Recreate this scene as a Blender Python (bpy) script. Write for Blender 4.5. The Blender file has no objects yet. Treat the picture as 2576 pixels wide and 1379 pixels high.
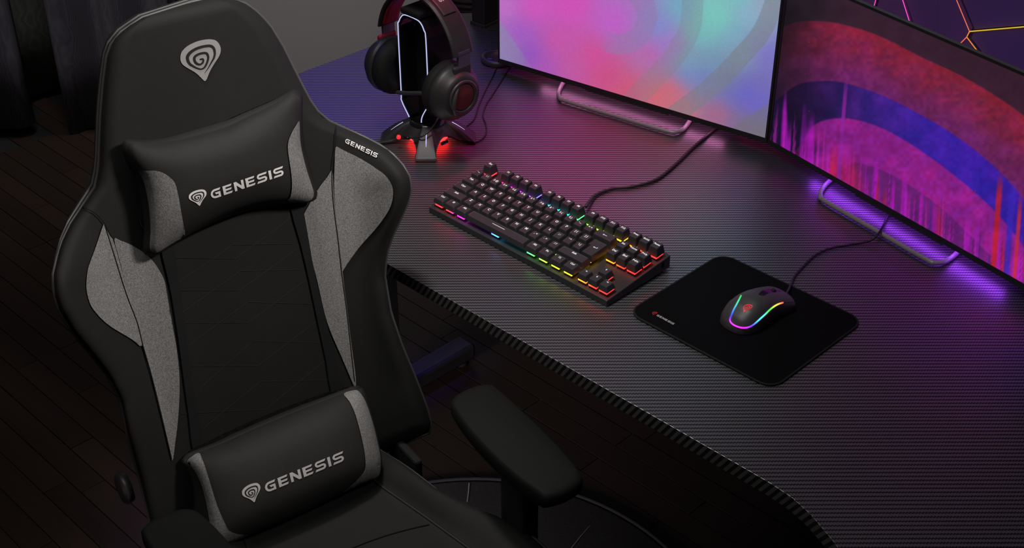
import bpy, bmesh, math, random
import numpy as np
from mathutils import Vector, Matrix
from mathutils.bvhtree import BVHTree
random.seed(7)
scene = bpy.context.scene
col = scene.collection
V = lambda *a: np.array(a, float)
DZ = 0.75                                   # height of the desk top

# ------------------------------------------------------------------ camera
FPX = 3400.0
CAM_ROT = (math.radians(56.7841), 0.0, math.radians(44.8312))
CAM_LOC = V(1.3144, -1.1540, 1.0320 + DZ)
cd = bpy.data.cameras.new('camera'); cd.sensor_width = 36.0; cd.lens = FPX / 2576 * 36.0
cd.clip_start = 0.02; cd.clip_end = 50
cam = bpy.data.objects.new('camera', cd); col.objects.link(cam)
cam.location = CAM_LOC; cam.rotation_euler = CAM_ROT; scene.camera = cam
RM = np.array(cam.rotation_euler.to_matrix())

# ------------------------------------------------------------------ world, lights, exposure
w = bpy.data.worlds.new('world'); scene.world = w; w.use_nodes = True
w.node_tree.nodes['Background'].inputs[0].default_value = (0.75, 0.8, 1.0, 1)
w.node_tree.nodes['Background'].inputs[1].default_value = 0.02

def area(name, loc, target, size, energy, color=(1, 1, 1), size_y=None, spread=180):
    l = bpy.data.lights.new(name, 'AREA'); l.size = size; l.energy = energy; l.color = color
    if size_y: l.shape = 'RECTANGLE'; l.size_y = size_y
    l.spread = math.radians(spread)
    o = bpy.data.objects.new(name, l); col.objects.link(o); o.location = loc
    o.rotation_euler = (Vector(target) - Vector(loc)).to_track_quat('-Z', 'Y').to_euler()
    return o

def spot(name, loc, target, angle, energy, color, blend=1.0, radius=0.08):
    l = bpy.data.lights.new(name, 'SPOT'); l.energy = energy; l.color = color
    l.spot_size = math.radians(angle); l.spot_blend = blend; l.shadow_soft_size = radius
    o = bpy.data.objects.new(name, l); col.objects.link(o); o.location = loc
    o.rotation_euler = (Vector(target) - Vector(loc)).to_track_quat('-Z', 'Y').to_euler()
    return o

spot('ceiling_spot', (1.25, 0.02, 2.0), (0.06, -0.42, 1.16), 46, 80.0, (1.0, 0.96, 0.93), 1.0, 0.12)
area('overhead_fill', (0.25, -0.75, 2.85), (0.15, -0.3, 0.7), 1.2, 5.0, (1.0, 0.97, 0.95), spread=100)
area('low_fill', (0.0, -1.7, 0.42), (-0.25, 0.35, 0.0), 0.3, 1.3, (1.0, 0.90, 0.86), spread=36)  # added light for the floor under the desk; no lamp stands there
spot('desk_fill', (0.05, -0.35, 2.6), (0.17, -0.10, DZ), 34, 66.0, (1.0, 0.97, 0.96), 1.0, 0.1)  # added accent to brighten the front left of the desk
area('overhead_fill', (-1.3, 0.1, 2.5), (-2.05, 0.3, 1.0), 0.4, 1.6, (0.95, 0.95, 1.0), spread=60)  # put in only to brighten the curtains, not a ceiling fixture
area('pale_wall_fill', (-1.15, 1.35, 2.3), (-1.8, 1.38, 0.4), 0.5, 3.8, (1.0, 0.96, 0.95), spread=75)  # unseen light added to lift the pale wall
spot('blue_fill', (-0.85, 0.45, 2.2), (-0.46, 0.19, DZ), 27, 75.0, (0.20, 0.10, 1.0))  # added out of view to turn the left of the desk blue
spot('magenta_fill', (-0.15, 0.60, 2.3), (0.00, 0.31, DZ), 28, 62.0, (1.0, 0.03, 0.20))  # added pool of magenta, strengthens the screen colour on the desk
spot('teal_fill', (0.55, 0.60, 2.3), (0.33, 0.27, DZ), 18, 10.0, (0.05, 0.75, 0.8))  # extra teal light put in to tint the desk top

scene.view_settings.view_transform = 'Standard'
scene.view_settings.look = 'None'
scene.view_settings.exposure = 0.0
scene.view_settings.gamma = 1.0
scene.view_settings.use_curve_mapping = False

# ------------------------------------------------------------------ geometry helpers
def ray(px, py):
    return RM @ V((px - 1288) / FPX, -(py - 689.5) / FPX, -1)
def onz(px, py, z=0.0):                     # point of a sight line on the level z above the desk top
    d = ray(px, py); return CAM_LOC + d * ((z + DZ - CAM_LOC[2]) / d[2])
def onp(px, py, P, N):
    d = ray(px, py); return CAM_LOC + d * (np.dot(np.asarray(P) - CAM_LOC, N) / np.dot(d, N))
def ony(px, py, Y): return onp(px, py, V(0, Y, 0), V(0, 1, 0))
def onx(px, py, X): return onp(px, py, V(X, 0, 0), V(1, 0, 0))
def topx(P):
    q = RM.T @ (np.asarray(P) - CAM_LOC); return (1288 + FPX * q[0] / -q[2], 689.5 - FPX * q[1] / -q[2])

def top_of(o):
    while o.parent: o = o.parent
    return o
def thing(name, label, cat, loc=(0, 0, 0), group=None):
    o = bpy.data.objects.new(name, None); col.objects.link(o); o.location = [float(c) for c in loc]
    o.empty_display_size = 0.05
    o['label'] = label; o['category'] = cat
    if group: o['group'] = group
    return o
def tag(o, label, cat, group=None):
    o['label'] = label; o['category'] = cat
    if group: o['group'] = group
    return o
def obj(name, verts, faces, mat, parent=None, smooth=True, origin=None):
    verts = np.asarray(verts, float).reshape(-1, 3)
    if parent is not None: off = np.array(top_of(parent).location)
    elif origin is not None: off = np.asarray(origin, float)
    else:
        off = (verts.min(0) + verts.max(0)) / 2; off[2] = verts[:, 2].min()
    me = bpy.data.meshes.new(name)
    me.from_pydata((verts - off).tolist(), [], [tuple(int(i) for i in f) for f in faces])
    me.validate(); me.update()
    me.polygons.foreach_set('use_smooth', [smooth] * len(me.polygons))
    if mat: me.materials.append(mat)
    o = bpy.data.objects.new(name, me); col.objects.link(o)
    if parent is not None: o.parent = parent
    else: o.location = off
    return o
def struct(o): o['kind'] = 'structure'; return o
def solidify(o, t, offset=-1):
    m = o.modifiers.new('thickness', 'SOLIDIFY'); m.thickness = t; m.offset = offset; return o
def bevel(o, wd, seg=2, angle=35):
    m = o.modifiers.new('bevel', 'BEVEL'); m.width = wd; m.segments = seg; m.limit_method = 'ANGLE'
    m.angle_limit = math.radians(angle); m.harden_normals = False; return o
def subsurf(o, n=1):
    m = o.modifiers.new('smooth', 'SUBSURF'); m.levels = n; m.render_levels = n; return o

def joinm(*parts):
    vs, fs, n = [], [], 0
    for v, f in parts:
        v = np.asarray(v, float).reshape(-1, 3); vs.append(v); fs += [tuple(i + n for i in q) for q in f]; n += len(v)
    return np.vstack(vs), fs
def box(x0, x1, y0, y1, z0, z1):
    v = [(x, y, z) for z in (z0, z1) for y in (y0, y1) for x in (x0, x1)]
    return V(*v).reshape(-1, 3) if False else np.array(v, float), [(0, 2, 3, 1), (4, 5, 7, 6), (0, 1, 5, 4), (2, 6, 7, 3), (0, 4, 6, 2), (1, 3, 7, 5)]
def obox(c, ax, ay, az, hx, hy, hz):        # oriented box
    v, f = box(-1, 1, -1, 1, -1, 1)
    return np.asarray(c) + v[:, :1] * hx * np.asarray(ax) + v[:, 1:2] * hy * np.asarray(ay) + v[:, 2:] * hz * np.asarray(az), f
def smooth_path(P, n=6, closed=False):
    P = np.asarray(P, float); out = []; m = len(P); rng = m if closed else m - 1
    for i in range(rng):
        g = (lambda k: P[k % m]) if closed else (lambda k: P[min(max(k, 0), m - 1)])
        a, b, c, d = g(i - 1), g(i), g(i + 1), g(i + 2)
        for t in np.linspace(0, 1, n, endpoint=False):
            out.append(.5 * (2 * b + (c - a) * t + (2 * a - 5 * b + 4 * c - d) * t * t + (3 * b - a - 3 * c + d) * t ** 3))
    if not closed: out.append(P[-1])
    return np.array(out)
def tube(P, r, seg=8, closed=False, cap=True, flat=1.0, up0=None):
    P = np.asarray(P, float); m = len(P); R = np.broadcast_to(np.asarray(r, float), (m,))
    T = np.array([(P[(i + 1) % m] - P[i - 1]) if closed else (P[min(i + 1, m - 1)] - P[max(i - 1, 0)]) for i in range(m)])
    T /= np.linalg.norm(T, axis=1)[:, None] + 1e-12
    nrm = np.array(up0, float) if up0 is not None else (V(0, 0, 1) if abs(T[0][2]) < .9 else V(1, 0, 0))
    vs, fs = [], []
    for i in range(m):
        nrm = nrm - T[i] * np.dot(nrm, T[i]); nrm /= np.linalg.norm(nrm) + 1e-12
        b = np.cross(T[i], nrm)
        for k in range(seg):
            a = 2 * math.pi * k / seg; vs.append(P[i] + R[i] * (nrm * math.cos(a) * flat + b * math.sin(a)))
    for i in range(m if closed else m - 1):
        j = (i + 1) % m
        for k in range(seg):
            l = (k + 1) % seg; fs.append((i * seg + k, i * seg + l, j * seg + l, j * seg + k))
    if cap and not closed:
        fs.append(tuple(range(seg))[::-1]); fs.append(tuple((m - 1) * seg + k for k in range(seg)))
    return np.array(vs), fs
def lathe(c, axis, prof, seg=32):           # prof: (radius, height along the axis)
    axis = np.asarray(axis, float); axis = axis / np.linalg.norm(axis)
    a = np.cross(axis, V(0, 0, 1) if abs(axis[2]) < .9 else V(1, 0, 0)); a /= np.linalg.norm(a); b = np.cross(axis, a)
    vs, fs, n = [], [], len(prof)
    for r, h in prof:
        for k in range(seg):
            t = 2 * math.pi * k / seg; vs.append(np.asarray(c) + axis * h + r * (a * math.cos(t) + b * math.sin(t)))
    for i in range(n - 1):
        for k in range(seg):
            l = (k + 1) % seg; fs.append((i * seg + k, i * seg + l, (i + 1) * seg + l, (i + 1) * seg + k))
    if prof[0][0] > 1e-6: fs.append(tuple(range(seg))[::-1])
    if prof[-1][0] > 1e-6: fs.append(tuple((n - 1) * seg + k for k in range(seg)))
    return np.array(vs), fs
def grid_faces(nr, nc, o=0, flip=False, wrap=False):
    f = []
    for i in range(nr - 1):
        for j in range(nc if wrap else nc - 1):
            k = (j + 1) % nc
            q = (o + i * nc + j, o + i * nc + k, o + (i + 1) * nc + k, o + (i + 1) * nc + j)
            f.append(q[::-1] if flip else q)
    return f
def prism(poly, z0, z1):                    # vertical prism over a ground polygon (counter-clockwise)
    n = len(poly); v = [(p[0], p[1], z0) for p in poly] + [(p[0], p[1], z1) for p in poly]
    f = [tuple(range(n))[::-1], tuple(range(n, 2 * n))] + [(i, (i + 1) % n, n + (i + 1) % n, n + i) for i in range(n)]
    return np.array(v, float), f
def rrect(w_, h_, r, seg=4, cx=0, cy=0):
    pts = []
    for sx, sy, a0 in ((1, 1, 0), (-1, 1, 90), (-1, -1, 180), (1, -1, 270)):
        for k in range(seg + 1):
            a = math.radians(a0 + 90 * k / seg)
            pts.append((cx + sx * (w_ / 2 - r) + r * math.cos(a), cy + sy * (h_ / 2 - r) + r * math.sin(a)))
    return pts
def fill2d(poly, step):                     # flat polygon cut into a fine net so that it can follow a curved surface
    bm = bmesh.new(); vs = [bm.verts.new((p[0], p[1], 0)) for p in poly]
    bm.faces.new(vs); bm.normal_update(); bmesh.ops.triangulate(bm, faces=bm.faces[:], ngon_method='EAR_CLIP')
    P = np.array([(p[0], p[1]) for p in poly])
    for ax in (0, 1):
        n = V(0, 0, 0); n[ax] = 1
        for c in np.arange(P[:, ax].min() + step, P[:, ax].max(), step):
            o = V(0, 0, 0); o[ax] = c
            bmesh.ops.bisect_plane(bm, geom=bm.verts[:] + bm.edges[:] + bm.faces[:], plane_co=o, plane_no=n, dist=1e-6)
    bm.verts.index_update()
    v = np.array([(x.co.x, x.co.y) for x in bm.verts]); f = [tuple(x.index for x in q.verts) for q in bm.faces]
    bm.free(); return v, f
def stroke2d(P, wd):                        # ribbon along a centre line, mitred
    P = np.asarray(P, float); n = len(P); W = np.broadcast_to(np.asarray(wd, float), (n,))
    out = []
    for i in range(n):
        a = P[i] - P[i - 1] if i else P[1] - P[0]; b = P[i + 1] - P[i] if i < n - 1 else P[-1] - P[-2]
        a = a / (np.linalg.norm(a) + 1e-9); b = b / (np.linalg.norm(b) + 1e-9)
        na, nb = V(-a[1], a[0]), V(-b[1], b[0]); m = na + nb; m /= np.linalg.norm(m) + 1e-9
        k = W[i] / 2 / max(.45, np.dot(m, na)); out += [P[i] + m * k, P[i] - m * k]
    return np.array(out), [(2 * i, 2 * i + 1, 2 * i + 3, 2 * i + 2) for i in range(n - 1)]

# ------------------------------------------------------------------ materials
class NB:
    def __init__(s, name):
        s.m = bpy.data.materials.new(name); s.m.use_nodes = True; s.t = s.m.node_tree; s.bsdf = s.t.nodes['Principled BSDF']
    def n(s, kind, **kw):
        x = s.t.nodes.new(kind)
        for k, v in kw.items(): setattr(x, k, v)
        return x
    def put(s, sock, val):
        if hasattr(val, 'is_output'): s.t.links.new(val, sock)
        else: sock.default_value = val
    def math(s, op, a, b=None, c=None):
        x = s.n('ShaderNodeMath', operation=op); s.put(x.inputs[0], a)
        if b is not None: s.put(x.inputs[1], b)
        if c is not None: s.put(x.inputs[2], c)
        return x.outputs[0]
    def mix(s, fac, a, b):
        x = s.n('ShaderNodeMix', data_type='RGBA'); s.put(x.inputs[0], fac); s.put(x.inputs[6], a); s.put(x.inputs[7], b); return x.outputs[2]
    def noise(s, scale, detail=2, vec=None, rough=.5):
        x = s.n('ShaderNodeTexNoise'); x.inputs['Scale'].default_value = scale; x.inputs['Detail'].default_value = detail; x.inputs['Roughness'].default_value = rough
        if vec is not None: s.t.links.new(vec, x.inputs['Vector'])
        return x.outputs[0]
    def pos(s): return s.n('ShaderNodeNewGeometry').outputs['Position']
    def objc(s): return s.n('ShaderNodeTexCoord').outputs['Object']
    def sep(s, v):
        x = s.n('ShaderNodeSeparateXYZ'); s.t.links.new(v, x.inputs[0]); return x.outputs
    def bump(s, h, strength=.3, dist=.001):
        x = s.n('ShaderNodeBump'); x.inputs['Strength'].default_value = strength; x.inputs['Distance'].default_value = dist
        s.t.links.new(h, x.inputs['Height']); s.t.links.new(x.outputs[0], s.bsdf.inputs['Normal'])
    def set(s, **kw):
        for k, v in kw.items(): s.put(s.bsdf.inputs[k], v)
        return s
def sl(c):                                  # 0-255 display colour -> linear
    return tuple(((x / 255) / 12.92 if x / 255 <= .04045 else ((x / 255 + .055) / 1.055) ** 2.4) for x in c)
def c4(c): return (c[0], c[1], c[2], 1)
MATS = {}
def plain(name, c, rough=.5, metal=0.0, var=.12, scale=60, bump=0.0, bscale=400, bdist=.0005, spec=.5, **kw):
    if name in MATS: return MATS[name]
    b = NB(name)
    n = b.noise(scale, 3, b.objc())
    b.set(**{'Base Color': b.mix(n, c4(tuple(x * (1 - var) for x in c)), c4(tuple(min(1, x * (1 + var)) for x in c))), 'Roughness': rough, 'Metallic': metal, 'Specular IOR Level': spec})
    if bump: b.bump(b.noise(bscale, 2, b.objc()), bump, bdist)
    for k, v in kw.items(): b.put(b.bsdf.inputs[k.replace('_', ' ')], v)
    MATS[name] = b.m; return b.m
def glow(name, c, strength, base=(.02, .02, .02)):
    if name in MATS: return MATS[name]
    b = NB(name)
    n = b.noise(20, 1, b.objc())
    b.set(**{'Base Color': c4(base), 'Roughness': .4, 'Emission Strength': strength,
             'Emission Color': b.mix(n, c4(tuple(x * .95 for x in c)), c4(c))})
    MATS[name] = b.m; return b.m

M_leather = plain('black_leather', (.0135, .0132, .0124), .72, bump=.25, bscale=900, bdist=.0004, spec=.25)
M_pleather = plain('soft_black_leather', (.021, .0200, .0192), .72, bump=.2, bscale=900, bdist=.0004, spec=.25)
M_leather_s = plain('black_leather_side', (.016, .0157, .0152), .6, bump=.3, bscale=900, bdist=.0004, spec=.4)
M_piping = plain('grey_piping', (.075, .073, .07), .4, spec=.5)
M_strap = plain('black_webbing', (.012, .012, .012), .7, bump=.2, bscale=1500, bdist=.0003, spec=.2)
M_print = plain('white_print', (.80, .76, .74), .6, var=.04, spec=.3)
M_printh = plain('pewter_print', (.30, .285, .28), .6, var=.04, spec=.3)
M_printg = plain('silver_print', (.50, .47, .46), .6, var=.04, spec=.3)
M_redprint = plain('red_print', (.55, .02, .02), .6, var=.05, spec=.3)
M_bplastic = plain('black_plastic', (.028, .027, .027), .45, bump=.05, bscale=2500, bdist=.0002)
M_arm = plain('armrest_foam', (.008, .008, .0075), .7, spec=.2)
M_dplastic = plain('dark_grey_plastic', (.045, .043, .045), .4)
M_gloss = plain('glossy_black', (.012, .011, .012), .12)
M_metal = plain('grey_metal', (.42, .40, .41), .35, .2)
M_dmetal = plain('dark_metal', (.05, .05, .055), .4, .5)
M_cable = plain('black_cable', (.02, .019, .02), .5)
M_rubber = plain('black_rubber', (.015, .015, .015), .8, spec=.2)
M_red = plain('red_leather', (.40, .012, .015), .5)
M_dred = plain('dark_red_grille', (.13, .012, .014), .6)
def fabric(name, a, b_):
    b = NB(name); n1 = b.noise(1700, 3, b.objc(), .6); n2 = b.noise(600, 3, b.objc(), .6)
    f = b.math('MULTIPLY_ADD', b.math('SUBTRACT', b.math('ADD', n1, n2), 1.0), 2.6, .5)
    cl = b.n('ShaderNodeClamp'); b.t.links.new(f, cl.inputs[0])
    b.set(**{'Base Color': b.mix(cl.outputs[0], c4(a), c4(b_)), 'Roughness': .95, 'Specular IOR Level': .1})
    b.bump(n1, .5, .001); return b.m
M_fabric = fabric('grey_woven_fabric', (.12, .116, .112), (.30, .29, .28))

def carbon():
    b = NB('carbon_weave'); p = b.sep(b.pos())
    s = .70711
    u = b.math('MULTIPLY', b.math('ADD', p[0], p[1]), s)
    v = b.math('MULTIPLY', b.math('SUBTRACT', p[1], p[0]), s)
    v = b.math('MULTIPLY_ADD', p[2], .9, v)
    tri = b.math('PINGPONG', b.math('MULTIPLY', u, 1 / .0036), .5)
    row = b.math('FRACT', b.math('MULTIPLY_ADD', tri, .48, b.math('MULTIPLY', v, 1 / .0066)))
    m = b.math('PINGPONG', b.math('MULTIPLY', row, 2.0), 1.0)      # 0 in the groove, 1 on the thread
    ramp = b.n('ShaderNodeMapRange', interpolation_type='SMOOTHSTEP'); b.put(ramp.inputs[0], m)
    ramp.inputs[1].default_value = .24; ramp.inputs[2].default_value = .56
    f = ramp.outputs[0]
    b.set(**{'Base Color': b.mix(f, (.008, .008, .009, 1), (.062, .060, .062, 1)), 'Roughness': b.math('MULTIPLY_ADD', f, -.04, .42), 'Specular IOR Level': b.math('MULTIPLY_ADD', f, .50, .10), 'IOR': 2.7})
    b.bump(f, .25, .0006); return b.m
M_carbon = carbon()

def wood():
    b = NB('dark_wood_plank'); oi = b.n('ShaderNodeObjectInfo')
    mp = b.n('ShaderNodeMapping'); mp.inputs['Scale'].default_value = (3, 40, 3); b.t.links.new(b.pos(), mp.inputs[0])
    g = b.noise(3, 5, mp.outputs[0], .6)
    f = b.math('ADD', b.math('MULTIPLY', g, .6), b.math('MULTIPLY', oi.outputs['Random'], .4))
    b.set(**{'Base Color': b.mix(f, (.014, .009, .007, 1), (.042, .025, .018, 1)), 'Roughness': .45, 'Specular IOR Level': .35})
    b.bump(g, .08, .001); return b.m
M_wood = wood()
M_gap = plain('floor_joint', (.006, .005, .005), .9)
M_pale = plain('pale_wall_paint', (.46, .44, .44), .9, var=.03, scale=3, spec=.1)
M_dwall = plain('dark_wall_paint', (.055, .045, .07), .85, var=.1, scale=4)
M_panel = plain('wall_panel_paint', (.16, .11, .20), .8, var=.08, scale=4)
M_ceil = plain('ceiling_paint', (.05, .05, .05), .9)
def curtain_mat(name, c):
    b = NB(name); wv = b.n('ShaderNodeTexWave'); wv.inputs['Scale'].default_value = 60; wv.inputs['Distortion'].default_value = 12; wv.inputs['Detail'].default_value = 1
    wv.inputs['Detail Scale'].default_value = .3; b.t.links.new(b.objc(), wv.inputs[0])
    b.set(**{'Base Color': b.mix(wv.outputs[1], c4(tuple(x * .75 for x in c)), c4(c)), 'Roughness': .9, 'Specular IOR Level': .1}); return b.m
M_curt = curtain_mat('dark_curtain_cloth', (.12, .11, .13))
M_curt2 = curtain_mat('olive_curtain_cloth', (.12, .12, .10))

# ------------------------------------------------------------------ lettering and emblem
EM_OUT = [(700,1140),(740,1090),(790,960),(850,840),(930,710),(1010,590),(1050,500),(1062,420),(1050,340),(1010,260),(950,205),(880,180),(780,172),(650,188),(520,220),(400,270),(290,330),(200,410),(150,480),(127,570),(130,660),(165,740),(230,800),(330,860),(450,930),(540,1000),(620,1080),(670,1130)]
EM_SP = [(685,965,6),(760,860,18),(840,720,30),(905,600,42),(925,490,50),(905,390,56),(850,335,60),(760,325,60),(620,350,62),(480,400,65),(360,480,70),(295,570,70),(300,660,65),(350,745,55),(430,800,45),(520,845,36),(610,865,36),(680,830,40),(730,750,42),(765,650,45),(770,560,50),(735,500,52),(670,490,52),(560,515,55),(470,570,58),(450,640,58),(485,715,55),(550,755,48),(600,750,45),(645,715,42),(660,660,42),(640,630,44),(590,640,34),(575,648,10)]
def emblem_shapes():
    o = smooth_path(np.array(EM_OUT, float), 2, True); s = smooth_path(np.array(EM_SP, float), 3)
    return fill2d(o, 160), stroke2d(s[:, :2], s[:, 2])
def arc(cx, cy, rx, ry, a0, a1, n=9):
    return [(cx + rx * math.cos(math.radians(a)), cy + ry * math.sin(math.radians(a))) for a in np.linspace(a0, a1, n)]
def glyph(ch):
    if ch == 'E': return fill2d([(0, 0), (.88, 0), (1.0, .21), (.29, .21), (.29, .4), (.86, .4), (.96, .6), (.29, .6), (.29, .79), (.9, .79), (1.0, 1), (0, 1)], .26), 1.0
    if ch == 'N': return fill2d([(0, 0), (.26, 0), (.26, .60), (.78, 0), (1.05, 0), (1.05, 1), (.79, 1), (.79, .40), (.27, 1), (0, 1)], .26), 1.05
    if ch == 'I': return fill2d([(0, 0), (.27, 0), (.27, 1), (0, 1)], .26), .27
    if ch == 'S':
        P = [(1.08, .895), (.7, .895)] + arc(.32, .695, .2, .2, 90, 270) + arc(.76, .305, .2, .2, 90, -90) + [(.4, .105), (.0, .105)]
        v, f = stroke2d(P, .21); v[1][0] += .06; v[0][0] -= .06; v[-2][0] += .06; v[-1][0] -= .06
        # the first pair is (left, right) of the path; slant both ends alike
        v[0] = (1.02, .79); v[1] = (1.14, 1.0); v[-2] = (-.06, 0); v[-1] = (.06, .21)
        return (v, f), 1.08
    if ch == 'G':
        P = [(1.06, .895), (.75, .895)] + arc(.48, .5, .37, .395, 90, 270, 13) + [(.7, .105), (.93, .105), (.93, .5), (.5, .5)]
        v, f = stroke2d(P, .22); v[0] = (1.0, .785); v[1] = (1.12, 1.005); v[-2] = (.56, .39) if v[-2][1] < v[-1][1] else (.44, .61); v[-1] = (.44, .61) if v[-2][1] < .5 else (.56, .39)
        return (v, f), 1.12
def word_shape(word='GENESIS', gap=.22):
    x = 0; parts_v, parts_f, n = [], [], 0
    for ch in word:
        (v, f), wd = glyph(ch); v = np.array(v) + (x, 0); parts_v.append(v); parts_f += [tuple(i + n for i in q) for q in f]; n += len(v); x += wd + gap
    return np.vstack(parts_v), parts_f, x - gap
EMB = emblem_shapes(); WORD = word_shape()
def affine3(src, dst):                      # 2D affine map from three point pairs
    A = np.array([[p[0], p[1], 1] for p in src], float); X = np.linalg.solve(A, np.array(dst, float))
    return lambda P: np.c_[np.asarray(P), np.ones(len(P))] @ X
def put_emblem(parent, mp, mat, dark, lift=.0012):  # mp(points2d, lift) -> points3d
    o = obj('emblem', mp(EMB[0][0], lift), EMB[0][1], mat, parent, False)
    c = obj('emblem_spiral', mp(EMB[1][0], lift + .0006), EMB[1][1], dark, o, False); return o
def put_word(parent, mp, mat, lift=.0012, name='lettering'):
    return obj(name, mp(WORD[0], lift), WORD[1], mat, parent, False)
def caster(o_list, default=None):           # sight lines dropped onto finished surfaces
    vs, fs, n = [], [], 0
    for o in o_list:
        off = np.array(top_of(o).location) if o.parent else np.array(o.location)
        me = o.data; v = np.array([x.co[:] for x in me.vertices]) + off
        vs.append(v); fs += [tuple(i + n for i in p.vertices) for p in me.polygons]; n += len(v)
    bv = BVHTree.FromPolygons([tuple(x) for x in np.vstack(vs)], fs)
    def f(P, lift=0.0):
        out = []
        for p in P:
            d = ray(p[0], p[1]); d = d / np.linalg.norm(d)
            h = bv.ray_cast(Vector(CAM_LOC), Vector(d))
            if h[0] is None:
                q, nn, _, _ = bv.find_nearest(Vector(CAM_LOC + d * np.dot(vs[0].mean(0) - CAM_LOC, d))); out.append(np.array(q)); continue
            q = np.array(h[0]); out.append(q - d * lift)
        return np.array(out)
    return f

# ================================================================== the room
XL, XR, YF, YB, HC = -2.35, 1.9, -1.9, 2.3, 2.95
fl = struct(obj('floor', *box(XL, XR, YF, YB, -.06, -.004), M_gap, smooth=False, origin=(0, 0, 0)))
plank_me = {}
def plank(x0, ln, y0, wd):
    key = round(ln, 2)
    if key not in plank_me:
        v, f = box(0, key - .0016, 0, wd - .0016, -.004, 0)
        v[4:, 0] += np.where(v[4:, 0] > .01, -.0003, .0003); v[4:, 1] += np.where(v[4:, 1] > .01, -.0003, .0003)
        me = bpy.data.meshes.new('plank'); me.from_pydata(v.tolist(), [], f); me.materials.append(M_wood); plank_me[key] = me
    o = bpy.data.objects.new('plank', plank_me[key]); col.objects.link(o); o.parent = fl; o.location = (x0, y0, random.uniform(-.0004, .0004))
rr = random.Random(3)
PW = .052
for r in range(29):
    y0 = -.72 + r * PW; x = -2.05 - rr.choice((0, .12, .25, .37))
    while x < .78:
        ln = rr.choice((.44, .52, .60)); plank(x, ln, y0, PW); x += ln
bv_, bf_, bn_ = [], [], 0                     # the boards beyond the ones in view, as one part
for r in range(-23, 58):
    y0 = -.72 + r * PW; x = XL - rr.choice((0, .12, .25, .37))
    while x < XR:
        ln = rr.choice((.44, .52, .60)); a, b = max(x, XL), min(x + ln, XR); x += ln
        if 0 <= r < 29:
            if b > -2.05 and a < .78: continue
        if y0 + PW > YB or b - a < .03: continue
        v_, f_ = box(a + .0008, b - .0008, y0 + .0008, y0 + PW - .0008, -.004, -.0006); bv_.append(v_); bf_ += [tuple(i + bn_ for i in q) for q in f_]; bn_ += 8
fb = obj('floor_boards', np.vstack(bv_), bf_, M_wood, fl, False); fb['kind'] = 'stuff'
struct(obj('ceiling', *box(XL, XR, YF, YB, HC, HC + .05), M_ceil, smooth=False))
struct(obj('wall_left', *box(XL - .05, XL, YF, YB, 0, HC), M_dwall, smooth=False))
struct(obj('wall_left_pale', *box(XL, -1.80, .86, YB, 0, HC), M_pale, smooth=False))
struct(obj('wall_front', *box(XL, XR, YF - .05, YF, 0, HC), M_dwall, smooth=False))
struct(obj('wall_right', *box(XR, XR + .05, YF, YB, 0, HC), M_dwall, smooth=False))
struct(obj('wall_rear', *box(XL, XR, YB, YB + .05, 0, HC), M_dwall, smooth=False))
YW = .80
wb = struct(obj('wall_back', *box(-.42, XR, YW, YW + .10, 0, HC), M_dwall, smooth=False))

# faceted light wall behind the monitors: panels between glowing seams
S = lambda x, y: ony(x, y, YW)[[0, 2]]
J1, J2 = S(2450, 73), S(2443, 87)
A1 = S(2420, 0) + (S(2420, 0) - J1) * 1.6; A2 = S(2576, 62) + (S(2576, 62) - J1) * 1.2
A3 = S(2422, 108) + (S(2422, 108) - J2) * 7; A4 = S(2478, 133) + (S(2478, 133) - J2) * 2.2
m0, m1 = S(2213, 0), S(2209, 14); A5 = m0 + (m0 - m1) / np.linalg.norm(m0 - m1) * .16; A6 = m1 + (m1 - m0) / np.linalg.norm(m0 - m1) * .10
k0, k1 = S(2284, 0), S(2301, 54); A7 = k0 + (k0 - k1) / np.linalg.norm(k0 - k1) * .14; A8 = k1 + (k1 - k0) / np.linalg.norm(k0 - k1) * .12
da, db = m0 - m1, k0 - k1                      # both pink seams run up to one junction
tt = np.linalg.solve(np.array([da, -db]).T, k0 - m0); A5 = A7 = m0 + da * tt[0]
A9 = V(A5[0] + .01, 1.72)
lw = thing('light_wall', 'dark faceted wall panel with thin glowing orange and pink seam lines behind the monitors', 'wall light', (0.4, YW, .75))
def wpanel(poly, tilt):
    c = np.mean(poly, 0); vs = []; n = len(poly)
    for d in (0.0, 1.0):
        for p in poly:
            q = c + (np.asarray(p) - c) * .985
            dep = .012 + tilt[0] * (q[0] - c[0]) + tilt[1] * (q[1] - c[1]) + tilt[2]
            vs.append((q[0], YW - (min(.011, max(.003, dep - .004)) if d else 0.0), q[1]))
    f = [tuple(range(n)), tuple(range(n, 2 * n))[::-1]] + [(i, n + i, n + (i + 1) % n, (i + 1) % n) for i in range(n)]
    obj('panel', vs, f, M_panel, lw, False)
T_ = lambda p, x, z: V(x, z)
hi, lo = 1.75, .76
wpanel([A6, A5, V(A5[0] + .01, hi), V(-.40, hi), V(-.40, lo), V(A6[0], lo)], (.02, .02, .0))
wpanel([A6, V(A6[0] + .02, lo), V(A8[0], lo), A8, A5], (.03, -.05, .0))
wpanel([A8, A3, J2, J1, A1, V(A1[0], hi), V(A7[0] + .01, hi), A7], (-.06, .05, .004))
wpanel([A8, V(A8[0] + .05, lo), V(A4[0], lo), A4, J2, A3], (.05, .04, .0))
wpanel([J1, J2, A4, V(A4[0] + .05, lo), V(1.7, lo), V(1.7, A2[1] + .02), A2], (-.03, .09, .0))
wpanel([J1, A2, V(1.7, A2[1] + .02), V(1.7, hi), V(A1[0], hi), A1], (-.05, -.02, .002))
def seam(p, q, mat):
    obj('light_strip', *tube([V(p[0], YW - .014, p[1]), V(q[0], YW - .014, q[1])], .0009, 6), mat, lw)
g_or = glow('glow_orange', sl((235, 140, 60)), 1.0); g_ye = glow('glow_yellow', sl((225, 190, 45)), 1.0)
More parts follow.
